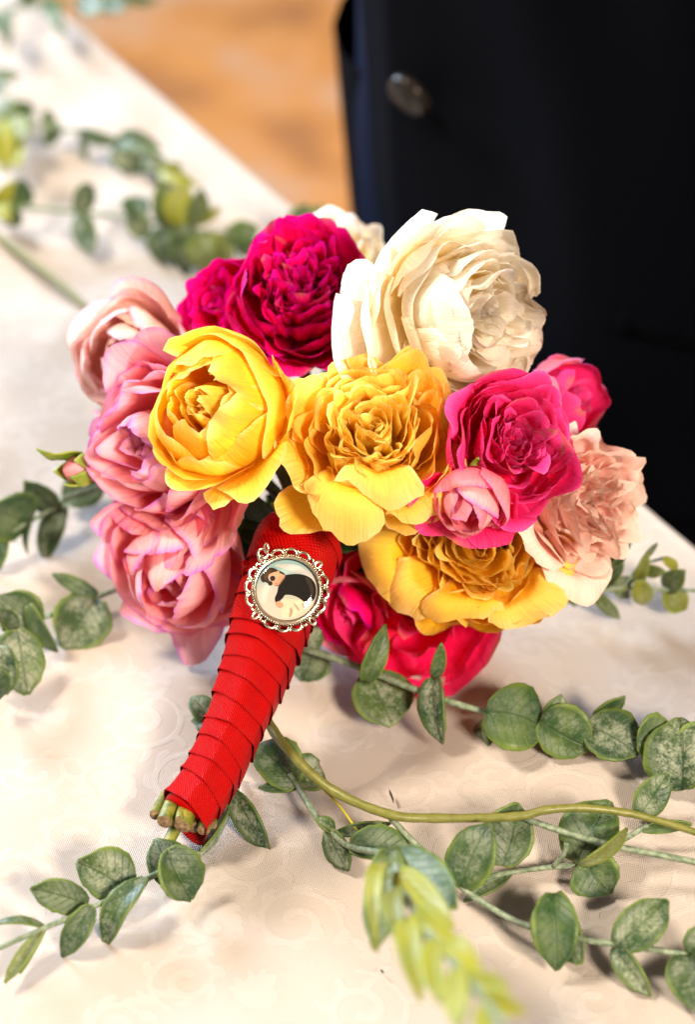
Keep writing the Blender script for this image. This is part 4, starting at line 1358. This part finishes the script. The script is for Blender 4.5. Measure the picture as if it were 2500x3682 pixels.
# twisted rope rim: slanted beads
rv, rf = [], []
for k in range(88):
    a = 2 * math.pi * k / 88
    p1 = MP(128.5 * math.cos(a), 128.5 * math.sin(a), 0.0011)
    p2 = MP(136.5 * math.cos(a + 0.045), 136.5 * math.sin(a + 0.045), 0.0006)
    v_, f_ = tube_geo([p1, p1.lerp(p2, 0.5) + mn * 0.00025, p2], [0.00018, 0.00030, 0.00018], 5)
    o = len(rv); rv += v_; rf += [tuple(i + o for i in f) for f in f_]
mesh_obj('rope_rim', rv, rf, M['silver'], frame_o, origin=MC)
lathe_m('rim_groove', [(131, 0.0003), (134, 0.0001), (138, -0.0004)], M['silver_dark'], frame_o)


def arch(a, half, r0, r1, th, name='scallop'):
    pts = []
    for i in range(11):
        t = math.pi * i / 10
        ang = a - half * math.cos(t) * (1.0 if 0 < i < 10 else 0.95)
        rr_ = r0 + (r1 - r0) * math.sin(t) ** 0.75
        pts.append(MP(rr_ * math.cos(ang), rr_ * math.sin(ang), 0.0001 + 0.0004 * math.sin(t)))
    mesh_obj(name, *tube_geo(pts, th, 7), M['silver'], pend, origin=pts[5])


def bead(a, r_, rad):
    c = MP(r_ * math.cos(a), r_ * math.sin(a), 0.0003)
    mesh_obj('bead', *sphere_geo(c, rad, 6, 8), M['silver'], pend, origin=c)


quad = 2 * math.pi / 4
for qd in range(4):
    a0 = R(39) + qd * quad                       # direction of the oval loop
    pts = []
    for i in range(14):
        t = 2 * math.pi * i / 14
        u_, w_ = math.cos(t), math.sin(t)
        rr_ = 152 + 15 * u_
        ang = a0 + 0.062 * w_ * (1.1 - 0.2 * u_)
        pts.append(MP(rr_ * math.cos(ang), rr_ * math.sin(ang), 0.0004))
    mesh_obj('oval_loop', *tube_geo(pts, 0.00052, 7, close=True), M['silver'], pend, origin=MP(152 * math.cos(a0), 152 * math.sin(a0)))
    for s in (-1, 1):
        arch(a0 + s * R(11.5), R(4.0), 136, 151, 0.00042, 'curl')
        bead(a0 + s * R(17.0), 151, 0.00062)
        bead(a0 + s * R(9.0), 150, 0.00048)
    for k in range(3):
        a = a0 + R(45) + (k - 1) * R(20.5)
        arch(a, R(8.8), 135, 157, 0.00058)
        if k < 2: bead(a + R(10.25), 152, 0.00062)
# photo print: flat painted shapes, each a hair above the last
PHM = {}


def ph_mat(name, c):
    if name not in PHM: PHM[name] = plain('print_' + name, c, 0.6, 0, 260, tuple(min(1, x * 1.18) for x in c), spec=0.04)
    return PHM[name]


def zz(x, y):                                   # zoom coordinates of the study crop -> pendant pixels
    return ((x - 745) / 1578 * 400, -(y - 893) / 1578 * 400)


def flat(name, pts, h, mat, smooth=True):
    p2 = [V((*zz(*p), 0)) for p in pts]
    if smooth:
        ex = [p2[-1]] + p2 + p2[:2]
        out = []
        for i in range(1, len(ex) - 2):
            a, b, c, d = ex[i - 1:i + 3]
            for k in range(4):
                t = k / 4
                out.append(0.5 * ((2 * b) + (c - a) * t + (2 * a - 5 * b + 4 * c - d) * t * t + (3 * b - a - 3 * c + d) * t ** 3))
        p2 = out
    p2 = [p if p.length < 118.5 else p.normalized() * 118.5 for p in p2]
    vs_ = [MP(p.x, p.y, h) for p in p2]
    return mesh_obj(name, vs_, [tuple(range(len(vs_)))], mat, photo, False, origin=MC)


def photo_bg():
    m, nt, nd, lk, bs = new_mat('print_sky')
    at = nd.new('ShaderNodeAttribute'); at.attribute_name = 'Col'
    lk.new(at.outputs['Color'], bs.inputs['Base Color'])
    bs.inputs['Roughness'].default_value = 0.6
    bs.inputs['Specular IOR Level'].default_value = 0.04
    return m


vs_, cs_, fs_ = [], [], []
nr, ns = 10, 40
for i in range(nr + 1):
    for k in range(ns):
        a = 2 * math.pi * k / ns
        r_ = 119 * i / nr + 0.01
        x, y = r_ * math.cos(a), r_ * math.sin(a)
        vs_.append(MP(x, y, -0.0003))
        t = sm((y - 0.25 * x + 20) / 120)
        cs_.append(lerp((0.52, 0.46, 0.39), (0.23, 0.36, 0.36), t))
for i in range(nr):
    for k in range(ns):
        fs_.append((i * ns + k, (i + 1) * ns + k, (i + 1) * ns + (k + 1) % ns, i * ns + (k + 1) % ns))
photo = mesh_obj('photo_print', vs_, fs_, photo_bg(), pend, origin=MC, cols=cs_)
photo['label'] = 'tiny printed photo of a dark haired person in a black top bending forward'
H0 = -0.00024
flat('cloud', [(560, 520), (720, 500), (900, 520), (1080, 640), (1130, 720), (960, 650), (760, 590)], H0, ph_mat('haze', (0.42, 0.40, 0.37)))
flat('trousers', [(655, 1060), (760, 1000), (900, 1030), (1060, 1060), (1150, 1040), (1130, 1120), (1060, 1200), (960, 1260), (840, 1290), (745, 1300), (660, 1290), (650, 1160)], H0 + 2e-5, ph_mat('cream', (0.60, 0.48, 0.34)))
for k, pts in enumerate(([(790, 1150), (830, 1200), (800, 1290), (770, 1290), (780, 1210)], [(840, 1080), (900, 1140), (930, 1200), (905, 1190), (860, 1130)], [(960, 1080), (1010, 1130), (1000, 1180), (975, 1130)])):
    flat('trouser_fold', pts, H0 + 4e-5, ph_mat('fold', (0.32, 0.25, 0.17)))
flat('hem', [(690, 1010), (760, 965), (840, 975), (930, 1040), (840, 1030), (740, 1020)], H0 + 3e-5, ph_mat('hem', (0.40, 0.42, 0.34)))
flat('black_top', [(715, 670), (830, 650), (960, 655), (1080, 700), (1160, 790), (1180, 900), (1160, 1010), (1110, 1060), (1010, 1072), (920, 1010), (820, 970), (720, 965), (680, 1010), (620, 1065), (575, 1075), (562, 1010), (595, 930), (612, 850), (640, 760), (680, 710)], H0 + 5e-5, ph_mat('black', (0.012, 0.011, 0.010)))
flat('back_seam', [(1010, 700), (1080, 730), (1130, 830), (1140, 940), (1110, 1000), (1080, 860)], H0 + 6e-5, ph_mat('brown', (0.035, 0.025, 0.016)))
flat('hand', [(575, 1080), (620, 1055), (665, 1080), (690, 1120), (650, 1160), (610, 1150), (580, 1115)], H0 + 7e-5, ph_mat('skin', (0.46, 0.25, 0.15)))
flat('face', [(470, 650), (540, 620), (620, 620), (700, 665), (715, 700), (670, 750), (630, 800), (590, 822), (540, 815), (510, 780), (485, 730)], H0 + 6e-5, ph_mat('skin', (0.46, 0.25, 0.15)))
flat('ear', [(600, 600), (625, 610), (625, 660), (605, 655)], H0 + 9e-5, ph_mat('ear', (0.48, 0.24, 0.13)))
flat('hair', [(345, 700), (380, 640), (440, 580), (520, 552), (610, 590), (690, 630), (715, 665), (650, 645), (600, 615), (540, 625), (480, 650), (460, 690), (475, 740), (500, 770), (460, 790), (420, 770), (375, 770)], H0 + 8e-5, ph_mat('hair', (0.035, 0.022, 0.016)))
flat('sunglass_lens', [(488, 718), (508, 682), (550, 680), (568, 712), (550, 750), (508, 752)], H0 + 1.0e-4, ph_mat('lens', (0.02, 0.014, 0.012)))
flat('sunglass_lens', [(462, 788), (486, 758), (520, 766), (524, 804), (496, 824), (468, 814)], H0 + 1.0e-4, ph_mat('lens', (0.02, 0.014, 0.012)))
flat('jaw_shade', [(560, 822), (600, 815), (640, 780), (700, 690), (716, 700), (672, 760), (632, 815), (596, 834)], H0 + 9e-5, ph_mat('shade', (0.24, 0.12, 0.07)))
flat('hair', [(430, 600), (400, 690), (420, 740), (450, 700), (470, 640), (510, 600), (470, 580)], H0 + 9e-5, ph_mat('hairlight', (0.07, 0.04, 0.025)))
flat('mouth', [(560, 790), (585, 786), (600, 800), (578, 806)], H0 + 1.0e-4, ph_mat('mouth', (0.40, 0.13, 0.08)))
gm, nt, nd, lk, bs = new_mat('clear_dome')
bs.inputs['Base Color'].default_value = (1, 1, 1, 1)
bs.inputs['Roughness'].default_value = 0.03
bs.inputs['Specular IOR Level'].default_value = 0.6
tp = nd.new('ShaderNodeBsdfTransparent')
gl = nd.new('ShaderNodeBsdfGlossy'); gl.inputs['Roughness'].default_value = 0.04
fz = nd.new('ShaderNodeFresnel'); fz.inputs['IOR'].default_value = 1.33
mxs = nd.new('ShaderNodeMixShader')
lk.new(fz.outputs[0], mxs.inputs[0]); lk.new(tp.outputs[0], mxs.inputs[1]); lk.new(gl.outputs[0], mxs.inputs[2])
lk.new(mxs.outputs[0], nd['Material Output'].inputs['Surface'])
lathe_m('glass_dome', [(119.5, 0.0001), (117, 0.0010), (112, 0.0015), (102, 0.0018), (80, 0.0021), (50, 0.0023), (25, 0.0024), (0.3, 0.00242)], gm)
# hanging ring
for (cx, cy, r_, tilt, th) in ((-92, 137, 19, 0.2, 0.00050), (-78, 160, 17, 1.15, 0.00042)):
    pts = []
    for i in range(20):
        t = 2 * math.pi * i / 20
        pts.append(MP(cx + r_ * math.cos(t) * math.cos(tilt), cy + r_ * math.sin(t), 0.0006 + r_ * MU * math.cos(t) * math.sin(tilt)))
    mesh_obj('jump_ring', *tube_geo(pts, th, 8, close=True), M['silver'], pend, origin=MP(cx, cy))

# ------------------------------------------------------------------ eucalyptus sprays
SEED = [1000]


def spray(name, label, stem_pts, leaves, r=0.0011, mat='stem_grey', group='eucalyptus sprays strewn on the tablecloth', cat='foliage', extra_stems=()):
    """stem_pts: (px, py, z); leaves: (base px, py, z, tip px, py, z, width px, roll, [young])"""
    pts = [Z(*p) for p in stem_pts]
    o = empty(name, (pts[0].x, pts[0].y, 0))
    tag(o, label, cat, group)
    pth = catmull(pts, 6)
    n_ = len(pth)
    mesh_obj('stem', *tube_geo(pth, [r * (1.15 - 0.4 * i / n_) * (1.12 if i % 6 == 0 and i else 1.0 + 0.10 * noise.noise(V((i * 0.7, r * 1e4, 0)))) for i in range(n_)], 10), M[mat], o, origin=pts[0])
    for ep, er, em in extra_stems:
        q = [Z(*p) for p in ep]
        mesh_obj('twig', *tube_geo(catmull(q, 5), er, 7), M[em], o, origin=q[0])
    for lf in leaves:
        SEED[0] += 1
        bx, by, bz, tx_, ty_, tz, wpx, roll = lf[:8]
        yg = lf[8] if len(lf) > 8 else 0.0
        b, t = Z(bx, by, bz), Z(tx_, ty_, tz)
        if yg > 0.8: wpx *= 0.8
        rr_ = random.Random(SEED[0])
        add_leaf(o, b, t, wpx * MPP * proj(b)[2] * 1.06 * rr_.uniform(0.92, 1.08), roll + rr_.uniform(-16, 16), fold=rr_.uniform(0.02, 0.42), bend=rr_.uniform(-0.08, 0.32), seed=SEED[0], yng=yg)
    return o


# A: right of the handle
spray('eucalyptus_spray', 'green eucalyptus spray of round leaves curving right below the crimson rose',
      [(1090, 2330, 0.016), (1270, 2390, 0.017), (1420, 2450, 0.017), (1530, 2492, 0.017), (1640, 2530, 0.016), (1750, 2560, 0.014), (1960, 2620, 0.012), (2130, 2650, 0.011), (2300, 2672, 0.010), (2420, 2720, 0.010), (2540, 2790, 0.009)],
      [(1312, 2452, 0.016, 1390, 2258, 0.036, 82, 35), (1330, 2420, 0.014, 1412, 2612, 0.004, 215, -10), (1562, 2440, 0.018, 1590, 2316, 0.034, 52, 30),
       (1560, 2436, 0.022, 1580, 2672, 0.008, 118, 20), (1752, 2572, 0.004, 1738, 2704, 0.002, 75, 40), (1745, 2560, 0.018, 1972, 2622, 0.012, 245, -8),
       (1880, 2580, 0.010, 1920, 2478, 0.022, 60, 20), (1985, 2590, 0.012, 2020, 2502, 0.022, 88, 10), (1942, 2590, 0.015, 2128, 2692, 0.009, 205, 8), (2140, 2600, 0.010, 2246, 2500, 0.022, 82, 30),
       (2112, 2608, 0.014, 2298, 2712, 0.009, 210, -6), (2292, 2668, 0.014, 2432, 2662, 0.012, 172, 10), (2455, 2842, 0.004, 2440, 2578, 0.020, 225, -18), (2296, 2938, 0.005, 2404, 2782, 0.018, 112, 25),
       (2470, 2720, 0.008, 2560, 2600, 0.02, 150, 10),
       (1130, 2330, 0.010, 1085, 2450, 0.002, 150, 15), (1105, 2330, 0.016, 1150, 2260, 0.02, 90, 30)], r=0.0012)
# B: main olive stem with its side twigs
spray('eucalyptus_branch', 'thick olive stem arching right with grey green leaves and a yellow tip',
      [(930, 2520, 0.012), (985, 2630, 0.018), (1080, 2745, 0.022), (1210, 2850, 0.024), (1400, 2928, 0.023), (1560, 2942, 0.022), (1850, 2936, 0.024), (1965, 2912, 0.026), (2100, 2905, 0.026), (2250, 2922, 0.024), (2400, 2960, 0.022), (2560, 3012, 0.02)],
      [(1068, 2826, 0.006, 915, 2678, 0.012, 165, -5), (1068, 2826, 0.006, 1150, 2740, 0.006, 150, 20), (1075, 2828, 0.004, 928, 2832, 0.004, 45, 20),
       (1180, 2985, 0.012, 1255, 3132, 0.003, 92, 35), (1200, 2990, 0.010, 1140, 2940, 0.016, 60, 30), (1256, 3048, 0.014, 1492, 3062, 0.012, 128, -20), (1215, 2995, 0.008, 1400, 2965, 0.014, 46, 10),
       # nearer, out of focus
       (1400, 3050, 0.040, 1345, 3410, 0.059, 145, 20, 0.1), (1420, 3060, 0.040, 1640, 3260, 0.055, 175, -10, 0.0), (1400, 3110, 0.056, 1335, 3345, 0.0770, 85, 15, 0.9),
       (1440, 3130, 0.059, 1625, 3330, 0.076, 150, -12, 0.85), (1420, 3200, 0.068, 1435, 3380, 0.0830, 80, 10, 0.5), (1470, 3300, 0.0775, 1500, 3550, 0.0965, 110, 8, 0.95),
       (1490, 3300, 0.0778, 1640, 3400, 0.0960, 120, -10, 0.9), (1560, 3380, 0.0960, 1580, 3600, 0.1080, 100, 20, 1.0), (1600, 3400, 0.0965, 1720, 3480, 0.1080, 110, -20, 0.95),
       (1640, 3480, 0.1080, 1650, 3690, 0.1210, 120, 10, 1.0), (1690, 3520, 0.1140, 1830, 3560, 0.1215, 110, -10, 0.9), (1740, 3580, 0.1210, 1880, 3640, 0.1275, 100, 10, 1.0), (1760, 3600, 0.1215, 1740, 3740, 0.1275, 100, 10, 1.0),
       # twig to the lower right
       (1655, 3190, 0.012, 1760, 2962, 0.030, 192, -12), (1808, 3115, 0.008, 1860, 2885, 0.024, 175, 10), (1835, 3140, 0.005, 1668, 3240, 0.002, 62, 20),
       (2075, 3105, 0.010, 2190, 2876, 0.024, 205, -5), (2110, 3085, 0.010, 2195, 3215, 0.003, 182, 14), (2095, 3105, 0.020, 2268, 2985, 0.024, 56, 38, 0.35), (2310, 2985, 0.010, 2490, 2965, 0.012, 42, 10),
       (1992, 3212, 0.020, 2010, 3486, 0.006, 152, -14), (2000, 3212, 0.014, 2082, 3468, 0.004, 150, 20), (2218, 3404, 0.010, 2400, 3232, 0.020, 165, -6), (2212, 3402, 0.009, 2336, 3582, 0.003, 92, 30),
       (2480, 3420, 0.010, 2515, 3640, 0.008, 130, 10), (2480, 3430, 0.012, 2560, 3330, 0.020, 120, -10)],
      r=0.0016, mat='stem_olive',
      extra_stems=[([(1040, 2780, 0.010), (1072, 2828, 0.007), (1130, 2925, 0.009), (1190, 2992, 0.011), (1260, 3045, 0.014), (1400, 3080, 0.036), (1450, 3200, 0.062), (1520, 3330, 0.085), (1620, 3450, 0.104), (1740, 3590, 0.12), (1820, 3700, 0.13)], 0.0011, 'stem_grey'),
                   ([(1400, 2935, 0.020), (1500, 3040, 0.015), (1640, 3172, 0.012), (1760, 3260, 0.010), (1900, 3330, 0.010), (2100, 3378, 0.010), (2270, 3402, 0.010), (2540, 3445, 0.010)], 0.0011, 'stem_grey'),
                   ([(1890, 2945, 0.022), (2040, 2995, 0.020), (2200, 3040, 0.019), (2380, 3076, 0.017), (2540, 3108, 0.016)], 0.00115, 'stem_grey'),
                   ([(1650, 3180, 0.012), (1830, 3138, 0.006), (1960, 3120, 0.007), (2060, 3110, 0.008), (2130, 3085, 0.010), (2260, 3010, 0.016), (2330, 2965, 0.020)], 0.0010, 'stem_grey'),
                   ([(1990, 3115, 0.008), (2030, 3070, 0.014), (2038, 3030, 0.018)], 0.0009, 'stem_grey'),
                   ([(1150, 2825, 0.018), (1215, 2890, 0.016), (1290, 2992, 0.012)], 0.00045, 'wire')])
# C: bottom left
spray('eucalyptus_spray', 'eucalyptus spray reaching left from under the cut stem ends',
      [(860, 2780, 0.004), (838, 2870, 0.010), (770, 3020, 0.008), (690, 3085, 0.008), (590, 3130, 0.009), (520, 3165, 0.010), (430, 3220, 0.011), (330, 3262, 0.012), (240, 3305, 0.013), (160, 3337, 0.014), (-40, 3425, 0.016)],
      [(838, 2845, 0.014, 962, 3058, 0.004, 100, 28), (835, 2860, 0.010, 725, 3062, 0.010, 45, 50), (598, 3055, 0.024, 690, 3238, 0.008, 168, -12), (640, 3195, 0.004, 565, 3012, 0.014, 165, 10),
       (470, 3215, 0.008, 275, 3098, 0.018, 195, 8), (524, 3160, 0.016, 356, 3396, 0.004, 112, 22), (316, 3252, 0.012, 110, 3195, 0.020, 112, -8), (330, 3256, 0.016, 222, 3442, 0.004, 95, 18),
       (158, 3332, 0.014, -30, 3310, 0.018, 34, 30), (160, 3342, 0.014, 18, 3536, 0.004, 56, 52, 0.3), (150, 3360, 0.010, 70, 3500, 0.003, 40, 40, 0.2)], r=0.0011)
spray('eucalyptus_sprig', 'small eucalyptus sprig peeping out left of the red handle',
      [(820, 2640, 0.004), (760, 2600, 0.005), (700, 2570, 0.005)],
      [(760, 2600, 0.005, 690, 2500, 0.010, 90, 20), (740, 2590, 0.004, 690, 2630, 0.002, 70, 20)], r=0.0008)
# D: left side
spray('eucalyptus_spray', 'eucalyptus spray beside the pink bud at the left edge',
      [(420, 1740, 0.012), (331, 1758, 0.016), (227, 1795, 0.017), (208, 1824, 0.017), (95, 1880, 0.016), (-40, 1960, 0.015)],
      [(205, 1830, 0.016, 86, 1732, 0.030, 105, -12), (92, 1882, 0.015, -40, 1828, 0.030, 178, 6), (228, 1805, 0.018, 158, 2018, 0.003, 85, 25), (112, 1868, 0.018, 92, 1992, 0.006, 32, 40),
       (235, 1806, 0.010, 372, 1730, 0.012, 140, -14), (20, 1930, 0.014, -20, 2060, 0.004, 60, 20)], r=0.0011)
spray('eucalyptus_spray', 'eucalyptus spray of big round leaves left of the pointed pink rose',
      [(540, 2070, 0.006), (480, 2096, 0.008), (350, 2146, 0.010), (180, 2212, 0.011), (60, 2262, 0.012), (-50, 2320, 0.014)],
      [(350, 2142, 0.014, 188, 2062, 0.022, 56, 20), (345, 2150, 0.012, 222, 2330, 0.003, 215, -6), (105, 2172, 0.022, 200, 2350, 0.006, 72, 35), (135, 2262, 0.010, -10, 2148, 0.022, 168, 8),
       (62, 2262, 0.022, 96, 2500, 0.004, 168, -8), (5, 2320, 0.022, 20, 2500, 0.006, 130, 12), (-30, 2390, 0.022, 5, 2520, 0.008, 90, 0), (480, 2098, 0.010, 440, 2062, 0.018, 70, 20), (470, 2100, 0.008, 500, 2150, 0.002, 60, 20),
       (60, 2262, 0.016, -20, 2210, 0.026, 70, 30)], r=0.0011)


# E: garland in the background, upper left
def zb(x, y):
    return x * 0.8238, y * 0.8238


def bl(bx, by, tx_, ty_, w_, roll=0, yg=0.0, z0=0.015, z1=0.02):
    a, b = zb(bx, by), zb(tx_, ty_)
    return (a[0], a[1], z0, b[0], b[1], z1, w_ * 0.8238, roll, yg)


spray('eucalyptus_garland', 'blurred eucalyptus garland on the cloth behind the magenta roses',
      [(*zb(-60, 900), 0.014), (*zb(120, 905), 0.014), (*zb(330, 925), 0.014), (*zb(560, 950), 0.014), (*zb(760, 985), 0.014), (*zb(960, 1030), 0.013), (*zb(1120, 1060), 0.012), (*zb(1280, 1020), 0.010)],
      [bl(330, 925, 410, 815, 105, 10), bl(345, 930, 405, 1105, 105, 20, z1=0.004), bl(600, 960, 590, 850, 120, -10), bl(570, 940, 640, 1040, 110, 15, z1=0.005), bl(720, 980, 700, 800, 100, 20, 0.1, z1=0.035),
       bl(770, 985, 810, 800, 115, -10, 0.75, z1=0.035), bl(830, 990, 880, 820, 90, 15, 0.15, z1=0.035), bl(850, 980, 965, 905, 50, 10, 0.7, z1=0.024), bl(740, 990, 700, 1150, 130, 20, z1=0.003),
       bl(800, 1000, 820, 1190, 140, -15, z1=0.003), bl(880, 1010, 900, 1190, 130, 10, 0.2, z1=0.003), bl(930, 1020, 1000, 1160, 110, -10, 0.3, z1=0.003), bl(990, 1040, 1130, 1000, 110, 5), bl(1040, 1050, 1110, 1110, 90, 10, 0.0, z1=0.004),
       bl(60, 905, 110, 780, 100, 10), bl(70, 905, 30, 990, 90, 10, z1=0.004), bl(1290, 1020, 1340, 890, 110, 10, z1=0.03), bl(1330, 1000, 1400, 900, 90, 10, 0.2, z1=0.03),
       bl(-10, 900, 50, 800, 95, 0, 0.85, z1=0.03), bl(-20, 900, 40, 950, 90, 0, 0.8)], r=0.0011)
spray('eucalyptus_spray', 'blurred eucalyptus spray in the upper left with yellow tips',
      [(*zb(-60, 500), 0.014), (*zb(60, 520), 0.014), (*zb(200, 545), 0.015), (*zb(340, 575), 0.016), (*zb(500, 610), 0.017), (*zb(640, 680), 0.018), (*zb(760, 760), 0.018), (*zb(820, 800), 0.018)],
      [bl(340, 575, 520, 625, 60, 10), bl(350, 585, 385, 710, 45, 30, z1=0.004), bl(510, 620, 690, 640, 100, -10), bl(520, 630, 580, 760, 110, 10, z1=0.006), bl(620, 680, 720, 730, 100, 10), bl(600, 670, 640, 760, 90, -10, z1=0.006),
       bl(700, 740, 840, 800, 75, 5, 0.7), bl(730, 740, 790, 720, 60, 0, 0.6), bl(200, 545, 260, 610, 110, -10, z1=0.005), bl(190, 540, 215, 480, 70, 10), bl(60, 520, -10, 440, 110, 5), bl(90, 520, 130, 450, 90, 10),
       bl(40, 525, 130, 600, 110, 0, 0.5), bl(20, 530, 90, 740, 130, 10, 0.9, z1=0.01), bl(-20, 530, 30, 720, 120, -10, 0.8, z1=0.01), bl(-40, 330, 85, 330, 60, 10), bl(-30, 350, 20, 420, 60, 0)], r=0.0011)
spray('eucalyptus_spray', 'blurred eucalyptus leaves along the top left table edge',
      [(*zb(-60, 80), 0.012), (*zb(60, 40), 0.014), (*zb(200, 10), 0.016), (*zb(360, -10), 0.018), (*zb(560, -30), 0.02)],
      [bl(30, 50, 35, 180, 60, 15), bl(190, 10, 270, 40, 90, 0), bl(230, 40, 265, 130, 70, 10), bl(340, 0, 440, 55, 100, 0), bl(430, -10, 560, 40, 80, 10), bl(520, -20, 690, 5, 50, 10), bl(-20, 60, 0, 130, 50, 0), bl(90, 20, 160, -40, 80, 10)], r=0.0011)
o = empty('bare_stem', Z(-60, 810, 0))
tag(o, 'long bare stem lying on the cloth behind the blush rose', 'stem')
mesh_obj('stem', *tube_geo(catmull([Z(-80, 790, 0.008), Z(0, 855, 0.008), Z(120, 945, 0.008), Z(250, 1050, 0.008), Z(370, 1165, 0.007), Z(480, 1290, 0.006)], 6), 0.0017, 8), M['stem_olive'], o, origin=Z(200, 1000, 0.008))


# F: right, behind the peach rose
def zr(x, y):
    return 1900 + x * 0.3802, 1700 + y * 0.3802


def br(bx, by, tx_, ty_, w_, roll=0, yg=0.0, z0=0.012, z1=0.016):
    a, b = zr(bx, by), zr(tx_, ty_)
    return (a[0], a[1], z0, b[0], b[1], z1, w_ * 0.3802, roll, yg)


spray('eucalyptus_spray', 'eucalyptus spray with yellow edged leaves at right behind the peach rose',
      [(*zr(300, 1120), 0.010), (*zr(600, 1110), 0.012), (*zr(900, 1090), 0.013), (*zr(1160, 1100), 0.013), (*zr(1290, 1105), 0.013), (*zr(1700, 1120), 0.013)],
      [br(1290, 1100, 1480, 1300, 270, -10, 0.45, z1=0.004), br(1300, 1100, 1470, 930, 220, 10, 0.1, z1=0.024), br(1060, 1020, 1090, 1260, 190, 10, 0.6, 0.02, 0.004), br(600, 1110, 870, 1390, 140, 20, 0.1, z1=0.002),
       br(1010, 1040, 1130, 780, 110, 10, 0.5, z1=0.03), br(1080, 900, 1290, 930, 120, 10, 0.25, 0.02, 0.024), br(1280, 800, 1410, 920, 90, 0, 0.8, 0.03, 0.024), br(1060, 850, 1220, 660, 60, 20, 0.0, 0.024, 0.036),
       br(700, 1080, 900, 850, 150, 10, 0.1, z1=0.03), br(760, 1090, 1000, 1000, 130, -10, 0.15), br(650, 1090, 820, 700, 140, 20, 0.0, z1=0.036), br(640, 1100, 980, 660, 110, 30, 0.0, z1=0.04),
       br(400, 1060, 440, 1260, 130, 15, 0.1, z1=0.002), br(820, 1090, 960, 1180, 110, 0, 0.1, z1=0.003), br(500, 1090, 700, 980, 150, 0, 0.0, z1=0.02)],
      r=0.0009, extra_stems=[([(*zr(900, 1090), 0.013), (*zr(1060, 880), 0.022), (*zr(1290, 805), 0.028)], 0.0007, 'stem_grey')])

# ------------------------------------------------------------------ crumbs on the cloth
for k, (x0, y0, x1, y1, lab) in enumerate(((1400, 2838, 1416, 2888, 'dark dry sliver lying above the olive stem'), (1370, 3485, 1378, 3502, 'tiny dark crumb near the yellow blurred tip'))):
    a, b = Z(x0, y0, 0.0035), Z(x1, y1, 0.0035)
    pth = [a, a.lerp(b, 0.3), a.lerp(b, 0.7) + V((0.0001, 0, 0.0003)), b]
    o = mesh_obj('plant_crumb', *tube_geo(pth, [0.00008, 0.00045, 0.0004, 0.00008], 6), M['debris'], origin=a)
    tag(o, lab, 'crumb', 'plant crumbs on the cloth')

print('PETALS', PETALS)
scene.cycles.max_bounces = 14
scene.cycles.diffuse_bounces = 11
scene.cycles.transparent_max_bounces = 12
